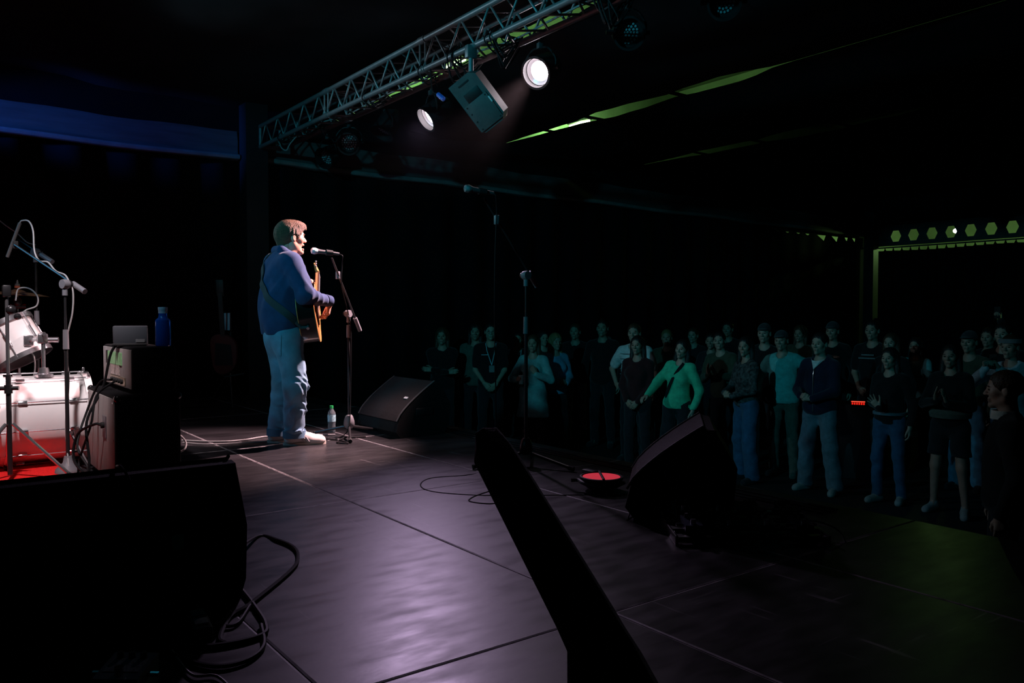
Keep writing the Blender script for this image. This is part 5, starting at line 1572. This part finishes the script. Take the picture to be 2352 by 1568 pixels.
b.cap((-0.01, -0.15, 1.365), (-0.01, 0.15, 1.365), 0.058, k=0.06).cap((-0.01, 0, 1.38), (0.03, 0, 1.50), 0.056, 0.052, 0.05)
for sh, el, wr in ((shR, elR, wrR), (shL, elL, wrL)):
    b.cap(sh, el, 0.047, 0.038, 0.04).cap(el, wr, 0.038, 0.026, 0.02)
for hp, kn, an, d in ((hpR, knR, anR, dR), (hpL, knL, anL, dL)):
    b.cap(hp, kn, 0.078, 0.054, 0.05).cap(kn, an, 0.054, 0.037, 0.03).cap(an, an + d * 0.1 - Vector((0, 0, 0.05)), 0.035, 0.03, 0.02)
parts = [(*b.mesh(0.011), 0)]
hv, hq = head_sdf(False, True).mesh(0.0042)
hv = tf(hv, HRm, headC, 1.0)
parts.append((hv, hq, 0))
for y in (-1, 1):
    ev, eq = ballq((0.0795, y * 0.031, -0.003), (0.009, 0.0125, 0.0065)); parts.append((tf(ev, HRm, headC), eq, 1))
    ev, eq = ballq((0.0865, y * 0.032, 0.019), (0.006, 0.018, 0.0035)); parts.append((tf(ev, HRm, headC), eq, 2))
v, q = hand_sdf((0.45, 0.7, 0.5), 0.03, 0.6).mesh(0.004)
parts.append((tf(v, basis((-0.10, 0.12, -1), (0.85, -0.45, 0.1)), wrR + Vector((0.008, 0, -0.012))), q, 0))
# fretting hand wraps the neck: fingers go round from behind to the strings
v, q = hand_sdf((0.75, 0.95, 0.7), 0.05, 0.9).mesh(0.004)
v = v * np.array([1, -1, 1]); q = q[:, ::-1]
parts.append((tf(v, basis(GW * 0.55 + GN * 0.75, -GA * 0.25 - GN * 0.4 + GW * 0.8), wrL), q, 0))
np_obj('body', parts, [M('skin_singer', (0.60, 0.29, 0.21), 0.45, var=0.10, vs=14), EYE, HAIRM['chestnut']], singer)
hs = hair_sdf('mop')
v, q = hs.mesh(0.0045)
np_obj('hair', [(tf(v, HRm, headC, 1.0), q, 0)], [HAIRM['chestnut']], singer)
# overshirt
sh_ = SDF()
sh_.ell((-0.005, 0, 1.22), (0.142, 0.195, 0.23), 0.06)
sh_.ell((-0.012, 0, 0.98), (0.160, 0.200, 0.26), 0.10)
sh_.cap((-0.015, -0.135, 1.365), (-0.015, 0.135, 1.365), 0.074, k=0.06)
sh_.cap(shR, elR, 0.080, 0.064, 0.04).cap(elR, wrR, 0.064, 0.043, 0.02)
sh_.cap(shL, elL, 0.080, 0.062, 0.04).cap(elL, wrL, 0.062, 0.043, 0.02)
def shirt_folds(X, Y, Z):
    back = 0.006 * np.sin(34 * Y + 6 * np.sin(5 * Z)) * np.clip((1.3 - Z) * 3, 0, 1)
    dR_ = np.sqrt((X - elR.x) ** 2 + (Y - elR.y) ** 2 + (Z - elR.z) ** 2)
    slv = 0.012 * (np.abs(np.sin(34 * (X * 0.9 - Z * 0.5) + 2.5 * np.sin(14 * Y + 9 * Z))) - 0.5) * np.exp(-(dR_ / 0.20) ** 2)
    gen = 0.004 * np.sin(26 * Z + 9 * X + 5 * np.sin(9 * Y))
    return back + slv + gen
sh_.disp(shirt_folds)
sh_.half((0, 0, -1), -0.835)
sh_.subcap((0.02, 0, 1.44), (0.05, 0, 1.62), 0.062, 0.008)
v, q = sh_.mesh(0.0072)
navy = M('navy_overshirt', (0.022, 0.044, 0.115), 0.85, var=0.15, vs=18, bump=0.12, bs=500, spec=0.25, sheen=0.1)
shirt = np_obj('overshirt', [(v, q, 0)], [navy], singer)
c = SDF().cap((-0.030, -0.050, 1.462), (-0.030, 0.050, 1.462), 0.034, k=0.02).cap((-0.030, -0.055, 1.460), (0.055, -0.058, 1.425), 0.030, 0.022, 0.02).cap((-0.030, 0.055, 1.460), (0.055, 0.058, 1.425), 0.030, 0.022, 0.02)
v, q = c.mesh(0.007)
np_obj('collar', [(v, q, 0)], [navy], shirt)
for wr, el in ((wrR, elR), (wrL, elL)):
    d = (wr - el).normalized()
    MB().lathe([(0.043, -0.045), (0.046, -0.04), (0.045, 0.012), (0.040, 0.014), (0.036, 0.0), (0.043, -0.045)], 24, o=wr, axis=d).build('cuff', navy, shirt)
for i in range(4):
    p = project(sh_, (0.16, 0.0, 1.32 - i * 0.11), 0.002)
    MB().lathe([(0.0001, 0), (0.006, 0), (0.006, 0.003), (0.0001, 0.003)], 10, o=p, axis=grad(sh_, p)).build('button', K['standgrey'], shirt)
# jeans
j = SDF()
j.ell((-0.01, 0, 0.84), (0.130, 0.172, 0.17), 0.06)
j.cap(hpR, knR, 0.103, 0.086, 0.05).cap(knR, anR, 0.086, 0.078, 0.03)
j.cap(hpL, knL, 0.103, 0.086, 0.05).cap(knL, anL, 0.086, 0.078, 0.03)
def jean_folds(X, Y, Z):
    lo = np.clip((0.62 - Z) * 3.5, 0.15, 1)
    front = np.clip(0.6 + 5 * (X - 0.02), 0.25, 1.3)
    knee = np.exp(-((Z - 0.44) / 0.10) ** 2) + 0.8 * np.exp(-((Z - 0.24) / 0.09) ** 2) + 1.1 * np.exp(-((Z - 0.11) / 0.07) ** 2) + 0.15
    w = 2.2 * np.sin(13 * Y + 9 * X + 1.0) + 1.6 * np.sin(17 * X - 8 * Y + 7 * Z) + 0.9 * np.sin(31 * Z + 3)
    crease = np.abs(np.sin(0.5 * (58 * Z + 30 * X + 2.2 * w))) - 0.55
    crease2 = np.abs(np.sin(0.5 * (92 * Z - 44 * X + 1.9 * w + 2))) - 0.55
    gen = 0.004 * np.sin(24 * Y + 16 * X + 4 * np.sin(9 * Z))
    return (0.013 * crease + 0.008 * crease2) * knee * front - gen * 0.8
j.disp(jean_folds)
j.half((0, 0, 1), 0.93)
j.half((0, 0, -1), -0.062)
v, q = j.mesh(0.0075)
denim = M('blue_jeans', (0.17, 0.29, 0.40), 0.85, var=0.28, vs=9, bump=0.4, bs=320, spec=0.25, sheen=0.1)
jeans = np_obj('jeans', [(v, q, 0)], [denim], singer)
for an in (anR, anL):
    MB().lathe([(0.079, 0.0), (0.085, 0.002), (0.086, 0.055), (0.080, 0.058), (0.079, 0.0)], 30, o=(an.x, an.y, 0.055)).build('turn_up', M('dark_denim', (0.09, 0.17, 0.25), 0.9, var=0.2, vs=12), jeans)
# back pocket
pc_ = Vector((-0.11, -0.10, 0.76))
gv, gf = [], []
nU, nV = 8, 9
for a in range(nU + 1):
    for c_ in range(nV + 1):
        u, w = a / nU - 0.5, c_ / nV - 0.5
        ww = 0.13 * (1 - 0.12 * (0.5 - w))
        base = pc_ + Vector((0.75, -0.65, 0)) * (u * ww) + Vector((0, 0, 1)) * (w * 0.15 - (0.02 * (0.5 - abs(u)) if w < -0.4 else 0))
        gv.append(project(j, base, 0.004))
for a in range(nU):
    for c_ in range(nV):
        k = a * (nV + 1) + c_
        gf.append((k, k + nV + 1, k + nV + 2, k + 1))
MB().add(gv, gf).build('back_pocket', denim, jeans, angle=80)
# trainers
tr_m = M('white_trainer', (0.72, 0.64, 0.60), 0.55, var=0.06, vs=20)
for an, d, hl in ((anR, dR, hR), (anL, dL, hL)):
    R = basis((d.x, d.y, 0), (0, 0, 1))
    s = SDF()
    s.cap((0.03, 0, 0.055), (0.03, 0, 0.11), 0.040, 0.042, 0.03)
    s.cap((0.02, 0, 0.045), (0.235, 0, 0.034), 0.038, 0.036, 0.03)
    s.ell((0.20, 0, 0.030), (0.085, 0.050, 0.036), 0.03)
    s.cap((0.06, 0, 0.085), (0.16, 0, 0.055), 0.036, 0.034, 0.03)
    s.half((0, 0, -1), -0.016)
    v, q = s.mesh(0.006)
    sho = np_obj('trainer', [(tf(v, R, (hl.x, hl.y, 0)), q, 0)], [tr_m], singer)
    outl = []
    for i in range(28):
        a = 2 * PI * i / 28
        x = 0.13 + 0.158 * math.cos(a)
        w_ = 0.043 + 0.010 * math.cos(a) - 0.006 * math.cos(2 * a) * (1 if math.cos(a) < 0.3 else 0)
        outl.append((x, w_ * math.sin(a)))
    M4 = Matrix.Translation((hl.x, hl.y, 0)) @ R.to_4x4()
    MB().prism(outl, 0.0, 0.022, M4).build('sole', M('gum_sole', (0.55, 0.47, 0.40), 0.7), sho)
    for sd in (-1, 1):
        for i in range(3):
            x = 0.095 + i * 0.022
            pts = [project(s, (x + 0.022 * (1 - k_ / 4), sd * 0.06, 0.026 + 0.045 * k_ / 4), 0.001) for k_ in range(5)]
            MB().tube([M4 @ p for p in pts], 0.0042, 6).build('side_stripe', M('shoe_stripe', (0.42, 0.40, 0.42), 0.6), sho)
    for i in range(4):
        x = 0.085 + i * 0.02
        pts = [project(s, (x, yy, 0.12), 0.003) for yy in (-0.024, -0.012, 0, 0.012, 0.024)]
        MB().tube([M4 @ p for p in pts], 0.003, 6).build('lace', M('lace', (0.75, 0.70, 0.68), 0.7), sho)

# ------------------------------------------------------------------ his acoustic guitar
gt = thing('acoustic_guitar', PR + Vector((0, 0, 0)), 'black acoustic guitar with orange edging held by the singer', 'guitar')
def gpt(u, w, n): return G0 + GA * u + GW * w + GN * n
def outline(n=60):
    ctrl = [(-0.26, 0.0), (-0.255, 0.075), (-0.225, 0.150), (-0.16, 0.192), (-0.09, 0.188), (-0.02, 0.150), (0.03, 0.126), (0.09, 0.133), (0.145, 0.142), (0.195, 0.125), (0.222, 0.075), (0.228, 0.0)]
    pts = [Vector((a, b_, 0)) for a, b_ in ctrl]
    h = [(p.x, max(0, p.y)) for p in spline(pts, 4)]
    return h + [(a, -b_) for a, b_ in h[-2:0:-1]]
OL = outline()
no = len(OL)
v, f = [], []
T0, T1 = -0.062, 0.062
for nn in (T0, T1):
    v += [gpt(a, b_, nn) for a, b_ in OL]
f = [(i, (i + 1) % no, no + (i + 1) % no, no + i) for i in range(no)]
MB().add(v, f).add([gpt(a, b_, T0) for a, b_ in OL], [tuple(range(no))]).build('body_shell', M('black_lacquer', (0.012, 0.009, 0.008), 0.15, coat=0.5), gt)
# top with sound hole
hole = [(0.075 + 0.05 * math.cos(2 * PI * i / no), 0.05 * math.sin(2 * PI * i / no)) for i in range(no)]
# match angles: outline starts at tail (-u) and runs to +w
hole = [(0.075 - 0.05 * math.cos(2 * PI * i / no), 0.05 * math.sin(2 * PI * i / no)) for i in range(no)]
MB().add([gpt(a, b_, T1) for a, b_ in OL + hole], [(i, (i + 1) % no, no + (i + 1) % no, no + i) for i in range(no)]).build('soundboard', M('spruce_top', (0.45, 0.20, 0.07), 0.3, coat=0.4), gt)
for nn in (T0, T1):
    MB().tube([gpt(a, b_, nn) for a, b_ in OL + OL[:1]], 0.0035, 6).build('binding', M('orange_binding', (0.75, 0.26, 0.08), 0.35), gt)
MB().tube([gpt(a, b_, T1 + 0.001) for a, b_ in [(0.075 - 0.056 * math.cos(2 * PI * i / 24), 0.056 * math.sin(2 * PI * i / 24)) for i in range(25)]], 0.003, 6).build('rosette', K['rubber'], gt)
RG = Matrix((GA, GW, GN)).transposed()
wood = M('neck_mahogany', (0.35, 0.14, 0.06), 0.35, coat=0.3)
MB().box(gpt(0.40, 0, T1 - 0.006), (0.40, 0.050, 0.024), RG, r=0.006).build('neck', wood, gt)
fb = MB().box(gpt(0.36, 0, T1 + 0.008), (0.48, 0.052, 0.008), RG).build('fingerboard', M('rosewood', (0.05, 0.022, 0.014), 0.4), gt)
for i in range(14):
    MB().cyl(gpt(0.59 - 0.44 * (1 - 2 ** (-i / 12)) * 1.15, -0.025, T1 + 0.0125), gpt(0.59 - 0.44 * (1 - 2 ** (-i / 12)) * 1.15, 0.025, T1 + 0.0125), 0.0015, n=6).build('fret', K['chrome'], fb)
hd = MB().box(gpt(0.685, 0, T1 - 0.010), (0.17, 0.072, 0.015), RG @ Matrix.Rotation(0.2, 3, 'Y'), r=0.004).build('headstock', M('maple_head', (0.65, 0.30, 0.11), 0.35, coat=0.3), gt)
for sd in (-1, 1):
    for i in range(3):
        MB().cyl(gpt(0.64 + i * 0.045, sd * 0.034, T1 - 0.008), gpt(0.64 + i * 0.045, sd * 0.060, T1 - 0.008), 0.004, n=8).ball(gpt(0.64 + i * 0.045, sd * 0.062, T1 - 0.008), 0.0085, 8).build('tuning_peg', K['chrome'], hd)
MB().box(gpt(-0.10, 0, T1 + 0.005), (0.03, 0.16, 0.010), RG, r=0.003).build('bridge', M('rosewood', (0.05, 0.022, 0.014), 0.4), gt)
for i in range(6):
    w_ = -0.02 + i * 0.008
    MB().cyl(gpt(-0.10, w_ * 1.25, T1 + 0.012), gpt(0.60, w_ * 0.85, T1 + 0.0145), 0.0009, n=5).build('string', K['chrome'], gt)
MB().prism([(0.0, -0.06), (0.04, -0.11), (0.10, -0.115), (0.11, -0.06), (0.075, -0.056), (0.03, -0.045)], T1 + 0.0005, T1 + 0.002, Matrix.Translation(G0) @ RG.to_4x4()).build('pickguard', K['rubber'], gt)
tl = gpt(-0.262, 0, 0)
MB().cyl(gpt(-0.258, 0, 0), gpt(-0.29, 0, 0), 0.011, n=12).build('strap_pin', K['chrome'], gt)
# strap goes over the far shoulder, across the back, to the tail
strap_pts = [gpt(0.20, 0.0, -0.055), (0.14, 0.11, 1.22), (0.10, 0.10, 1.36), (0.0, 0.09, 1.45), (-0.10, 0.06, 1.36), (-0.145, 0.0, 1.22), (-0.135, -0.10, 1.10), (-0.06, -0.19, 1.00), (0.02, -0.21, 0.93)]
rb = ribbon(sh_, strap_pts[1:], 0.052, 0.006, 0.004, 5)
rb.tube([project(sh_, (0.02, -0.21, 0.93), 0.008), Vector((0.055, -0.205, 0.89)), gpt(-0.275, 0, 0)], [0.016, 0.014, 0.010], 8)
rb.build('strap', M('strap_web', (0.045, 0.042, 0.045), 0.8, bump=0.4, bs=300), gt)
# jack lead clip light on the lower side
jl = gpt(-0.10, -0.192, -0.005)
MB().box(gpt(-0.19, -0.06, T0 - 0.012), (0.05, 0.035, 0.022), RG, r=0.005).build('transmitter', M('transmitter', (0.10, 0.14, 0.25), 0.3, metal=0.4), gt)
# ------------------------------------------------------------------ audience
AUD = []
def aud(px, py, d, label, turn=0.0, **kw):
    p = at(px, py, d)
    H = p.z - GZ
    yaw = math.atan2(5.6 - p.y, 2.4 - p.x) + turn
    r = person((p.x, p.y, GZ), yaw, H - 0.004, label, ph=len(AUD) * 1.37, **kw)
    AUD.append(r)
    return r
def child(r, mb, name, mat):
    t, T, S, HR, hc, arms = r
    mb.v = [tuple(Vector(p) * S) for p in mb.v]
    return mb.build(name, mat, t)
def held(r, side, name, label, cat, mbs, off=(0.09, 0, -0.03)):
    # a thing held in a hand: world-aligned to the person
    t, T, S, HR, hc, arms = r
    sh, el, wr, fd, dn, hs, sg = arms[0 if side > 0 else 1]
    R = basis(fd, dn)
    p = (wr + R @ Vector(off)) * S
    rz = Matrix.Rotation(t.rotation_euler.z, 3, 'Z')
    o = thing(name, Vector(t.location) + rz @ p, label, cat, rz=t.rotation_euler.z)
    for mb, nm, mat in mbs:
        mb.build(nm, mat, o)
    return o
def phone(r, side, label, scr=0.06, off=(0.10, 0, -0.03), tilt=0.0):
    scrm = M('phone_screen_%d' % int(scr * 1000), (0.02, 0.03, 0.02), 0.2, emit=(0.3, 0.9, 0.35), es=scr)
    Rm = Matrix.Rotation(tilt, 3, 'X')
    return held(r, side, 'phone', label, 'phone', [(MB().box((0, 0, 0), (0.009, 0.074, 0.15), Rm, r=0.003), 'case', K['rubber']), (MB().box((-0.006, 0, 0), (0.002, 0.066, 0.138), Rm), 'screen', scrm)], off)
g = 'onlookers'
aud(1016, 752, 11.7, 'curly-haired onlooker with folded arms at the far end of the crowd', pose='crossed', top=('sweater', 'black'), hair=('curly', 'brown'))
aud(1092, 742, 12.15, 'dim onlooker behind the man with the lanyard', top=('jacket', 'khaki'), hair=('curly', 'black'), look=0.2)
r = aud(1127, 740, 11.6, 'man with glasses, black T-shirt and lanyard', turn=0.25, pose='front', top=('tee', 'black'), hair=('short', 'black'), skin=1)
t_, T_, S_, HR_, hc_, _ = r
gl = MB()
for y in (-1, 1):
    gl.tube([Vector(hc_) + HR_ @ Vector((0.096, y * 0.032 + 0.022 * math.cos(a), -0.004 + 0.018 * math.sin(a))) for a in [2 * PI * k / 12 for k in range(13)]], 0.0022, 5)
    gl.tube([Vector(hc_) + HR_ @ Vector(q) for q in ((0.094, y * 0.054, 0.0), (0.0, y * 0.082, 0.0))], 0.002, 5)
gl.tube([Vector(hc_) + HR_ @ Vector(q) for q in ((0.098, -0.011, 0.0), (0.098, 0.011, 0.0))], 0.002, 5)
child(r, gl, 'glasses', K['chrome'])
lan = M('lanyard', (0.5, 0.6, 0.65), 0.7)
child(r, MB().tube([(0.06, 0.07, 1.47), (0.125, 0.05, 1.36), (0.150, 0.01, 1.18)], 0.006, 6).tube([(0.06, -0.07, 1.47), (0.125, -0.05, 1.36), (0.150, 0.01, 1.18)], 0.006, 6), 'lanyard', lan)
child(r, MB().box((0.155, 0.01, 1.13), (0.006, 0.07, 0.09)), 'badge', M('badge_grey', (0.2, 0.2, 0.2), 0.5))
child(r, MB().box((0.146, -0.08, 1.32), (0.006, 0.10, 0.010)), 'shirt_print', lan)
r = aud(1189, 762, 12.75, 'dark-jacketed man with a pale lanyard behind the woman in the long coat', pose='front', top=('jacket', 'black'), hair=('short', 'black'), skin=0, turn=0.2)
child(r, MB().tube([(0.06, 0.06, 1.46), (0.138, 0.05, 1.34), (0.155, 0.05, 1.15)], 0.006, 6), 'lanyard', lan)
r = aud(1225, 768, 10.8, 'woman in long pale coat holding a cup, hand on chest', turn=0.1, pose='cup', top=('coat', 'teal'), hair=('long', 'brown'), fem=True, legs=('tight', 'dark'), shoes='sneaker')
held(r, -1, 'drinks_can', 'small pale drinks cup in the hand of the woman in the long coat', 'cup', [(MB().lathe([(0.0001, -0.06), (0.028, -0.06), (0.036, 0.05), (0.034, 0.05), (0.0001, -0.05)], 16), 'cup', M('cup_pale', (0.6, 0.65, 0.65), 0.4)), (MB().lathe([(0.036, 0.05), (0.038, 0.05), (0.038, 0.056), (0.034, 0.056), (0.036, 0.05)], 16), 'rim', M('pale_badge', (0.8, 0.8, 0.8), 0.5))], (0.07, 0.0, -0.045))
aud(1247, 758, 12.3, 'woman in profile peering past the long pale coat', turn=0.6, top=('blouse', 'brown'), hair=('long', 'black'), fem=True, skin=1)
r = aud(1275, 765, 11.35, 'woman with long curly blond hair, blue sleeves and dark bag', turn=0.75, pose='clasp', top=('sweater', 'blue'), hair=('curly', 'blond'), fem=True, legs=('wide', 'dark'), shoes='sneaker')
child(r, MB().ball((-0.15, 0.05, 0.92), (0.12, 0.20, 0.20), 14), 'backpack', CL['black'])
aud(1322, 742, 12.6, 'man in open dark jacket between the blond woman and the tall man', pose='front', top=('jacket', 'black'), legs=('jeans', 'grey'), hair=('short', 'brown'))
aud(1385, 732, 12.0, 'tall bearded man in black standing alone behind the crowd', top=('hoodie', 'black'), hair=('short', 'black'), look=0.1)
r = aud(1458, 742, 10.8, 'man in white striped T-shirt and glasses, hand on hip', turn=0.15, pose='hip', top=('tee', 'white'), hair=('short', 'brown'), skin=1, bulk=1.05)
t_, T_, S_, HR_, hc_, _ = r
st = MB()
for i in range(7):
    zz = 0.98 + i * 0.065
    st.tube([((0.150) * math.cos(a), (0.185) * math.sin(a), zz) for a in [PI * (-0.9 + 1.8 * k / 24) for k in range(25)]], 0.004, 5)
child(r, st, 'stripes', CL['grey'])
aud(1466, 770, 10.0, 'woman with long dark hair and dark top before the striped T-shirt', turn=0.1, pose='front', top=('blouse', 'wine'), hair=('long', 'black'), fem=True)
aud(1532, 756, 12.2, 'onlooker with warm-lit face behind the green sweater', top=('jacket', 'olive'), hair=('short', 'blond'), turn=0.2)
r = aud(1556, 777, 9.7, 'woman in bright green sweater leaning with one arm stretched out', turn=0.05, pose='reach', top=('sweater', 'green'), hair=('long', 'black'), fem=True, skin=1, legs=('wide', 'dark'), roll=-0.12, stance=0.16)
child(r, ribbon(SDF().ell((0, 0, 1.2), (0.145, 0.18, 0.36)), [(0.06, 0.12, 1.45), (0.14, 0.05, 1.32), (0.15, -0.04, 1.15), (0.13, -0.12, 1.0)], 0.035, 0.008), 'bag_strap', CL['black'])
aud(1593, 752, 12.9, 'onlooker with round face behind the shoulder of the green sweater', top=('tee', 'dark'), hair=('short', 'brown'), skin=1)
aud(1634, 764, 11.6, 'woman with short dark hair between the green sweater and the leaning face', pose='clap', top=('blouse', 'dark'), hair=('bun', 'black'), fem=True, turn=0.2)
aud(1663, 761, 10.8, 'man with tilted head clapping beside the patterned top', pose='clap', top=('jacket', 'olive'), hair=('short', 'black'), roll=0.08, look=0.25, skin=1)
aud(1673, 737, 13.2, 'tall onlooker of whom only the forehead shows in the back row', top=('jacket', 'black'), hair=('short', 'black'))
aud(1716, 772, 9.5, 'woman in patterned dark top and blue flared jeans', turn=-0.35, pose='clasp', top=('blouse', 'print'), hair=('long', 'black'), fem=True, legs=('wide', 'denim'), look=0.5, stance=0.2, step=0.05)
aud(1757, 742, 10.6, 'tall man with dark cap behind the flared jeans', turn=0.2, top=('jacket', 'black'), hair=('cap', 'black'), skin=1)
r = aud(1803, 758, 9.8, 'man in pale cap and sweater with one arm held out', turn=0.25, pose='armup', top=('sweater', 'aqua'), hair=('cap', 'brown'), legs=('trousers', 'khaki'), roll=0.05, shoes='khaki')
child(r, MB().ball((0.10, -0.14, 0.98), (0.09, 0.10, 0.12), 14), 'waist_bag', CL['black'])
aud(1839, 747, 12.2, 'onlooker with dark glasses behind the outstretched arm', top=('jacket', 'olive'), hair=('curly', 'brown'))
r = aud(1886, 763, 8.9, 'man in navy zip hoodie with clasped hands and white shoes', turn=0.12, pose='clasp', top=('hoodie', 'navy'), hair=('short', 'black'), legs=('wide', 'paledenim'), shoes='sneaker', skin=1, stance=0.22, bulk=1.08)
zs = SDF().ell((-0.0, 0, 1.2), (0.152, 0.2, 0.36))
child(r, MB().tube([(0.085, 0.0, 1.43), (0.128, 0.0, 1.38), (0.150, 0, 1.28), (0.152, 0, 1.12), (0.150, 0, 0.98), (0.148, 0, 0.90)], 0.005, 6), 'zip', K['chrome'])
child(r, MB().add([project(SDF().ell((0.0, 0, 1.27), (0.150, 0.21, 0.225)), q, 0.008) for q in ((0.06, 0.085, 1.475), (0.09, 0.05, 1.45), (0.10, 0, 1.44), (0.09, -0.05, 1.45), (0.06, -0.085, 1.475), (0.13, 0.0, 1.35))], [(0, 1, 5), (1, 2, 5), (2, 3, 5), (3, 4, 5)]), 'tee_neck', CL['white'])
aud(1914, 738, 11.2, 'tall man in grey cap behind the navy zip hoodie', top=('jacket', 'black'), hair=('cap', 'black'), turn=0.1)
r = aud(2006, 735, 10.6, 'tall man in black T-shirt with two faint lines of print', top=('tee', 'black'), hair=('short', 'black'), turn=0.1, pose='front')
child(r, MB().box((0.148, 0.0, 1.335), (0.006, 0.15, 0.016)).box((0.150, 0.0, 1.295), (0.006, 0.22, 0.016)), 'shirt_print', CL['grey'])
aud(2048, 764, 9.9, 'woman with pale face just behind the woman waving', turn=0.2, top=('blouse', 'black'), hair=('long', 'brown'), fem=True, skin=1)
r = aud(2046, 797, 8.4, 'woman in black top and blue jeans with an open raised hand', turn=0.25, pose='wave', top=('blouse', 'black'), hair=('long', 'black'), legs=('jeans', 'denim'), fem=True, skin=1, shoes='sneaker', step=-0.04)
child(r, MB().lathe([(0.17, 0.0), (0.176, 0.002), (0.176, 0.03), (0.17, 0.03)], 30, o=(0, 0, 1.0)), 'belt', CL['paledenim'])
aud(2104, 774, 10.7, 'woman in teal blouse between the waving and the smiling woman', turn=0.2, pose='clap', top=('blouse', 'teal'), hair=('long', 'black'), fem=True)
r = aud(2186, 790, 7.9, 'smiling woman in dark crop top clapping, bare legs below dark shorts', turn=0.45, pose='clap', top=('blouse', 'black'), hair=('long', 'black'), legs=('shorts', 'dark'), fem=True, skin=0, shoes='sneaker', stance=0.2, step=0.06)
child(r, MB().lathe([(0.15, 0.0), (0.19, 0.005), (0.20, 0.05), (0.17, 0.09), (0.15, 0.08), (0.15, 0.0)], 30, o=(0, 0, 1.0)), 'tied_shirt', CL['khaki'])
aud(2229, 759, 9.0, 'dim man in pale blue trousers behind the smiling woman', top=('jacket', 'olive'), legs=('wide', 'blue'), hair=('cap', 'brown'), turn=0.2)
r = aud(2272, 752, 10.4, 'man in the back row holding a phone high above his head', pose='raise', top=('jacket', 'black'), hair=('short', 'black'), turn=0.1)
phone(r, 1, 'phone with green-lit screen held high above the crowd', 0.5)
r = aud(2324, 768, 8.15, 'person in pale sweater and headband filming with a phone', turn=0.2, pose='phone', top=('sweater', 'lightblue'), hair=('bun', 'brown'), legs=('jeans', 'denim'), skin=1, fem=True)
child(r, MB().lathe([(0.100, -0.02), (0.106, -0.018), (0.105, 0.022), (0.099, 0.024), (0.100, -0.02)], 28, o=Vector(r[4]) + Vector((-0.006, 0, 0.055))), 'headband', CL['grey'])
phone(r, -1, 'phone in both hands of the person with the headband', 0.02, (0.09, 0.05, -0.03))
aud(2306, 741, 9.4, 'tall man with dark hair behind the headband', top=('tee', 'black'), hair=('short', 'black'), skin=1, turn=0.2)
r = aud(2318, 850, 4.75, 'dark-haired man in black jacket with pale collar, alone close to the stage edge', turn=-0.2, top=('jacket', 'black'), hair=('short', 'brown'), skin=1, look=-0.1, res=0.012)
child(r, MB().lathe([(0.072, 0.0), (0.080, 0.002), (0.074, 0.055), (0.068, 0.055), (0.072, 0.0)], 26, o=(0.02, 0, 1.445)), 'collar', CL['cream'])
# ------------------------------------------------------------------ thin stage haze in the air under the truss
hz = bpy.data.materials.new('stage_haze')
hz.use_nodes = True
nt = hz.node_tree
for n_ in list(nt.nodes):
    if n_.type != 'OUTPUT_MATERIAL': nt.nodes.remove(n_)
vs_ = nt.nodes.new('ShaderNodeVolumeScatter')
vs_.inputs['Color'].default_value = (0.9, 0.92, 1.0, 1)
vs_.inputs['Density'].default_value = 0.006
vs_.inputs['Anisotropy'].default_value = 0.35
tc_ = nt.nodes.new('ShaderNodeTexCoord')
sp_ = nt.nodes.new('ShaderNodeSeparateXYZ')
mr_ = nt.nodes.new('ShaderNodeMapRange')
mr_.interpolation_type = 'SMOOTHSTEP'
for k_, v_ in (('From Min', 1.9), ('From Max', 2.8), ('To Min', 0.0), ('To Max', 0.0007)):
    mr_.inputs[k_].default_value = v_
nt.links.new(tc_.outputs['Object'], sp_.inputs[0])
nt.links.new(sp_.outputs['Z'], mr_.inputs['Value'])
nt.links.new(mr_.outputs[0], vs_.inputs['Density'])
nt.links.new(vs_.outputs[0], nt.nodes['Material Output'].inputs['Volume'])
o = MB().box((3.5, 5.9, 2.7), (3.0, 5.0, 1.68)).build('haze', hz)
tag(o, 'thin haze hanging in the air around the lit truss lamps', 'haze', kind='stuff')
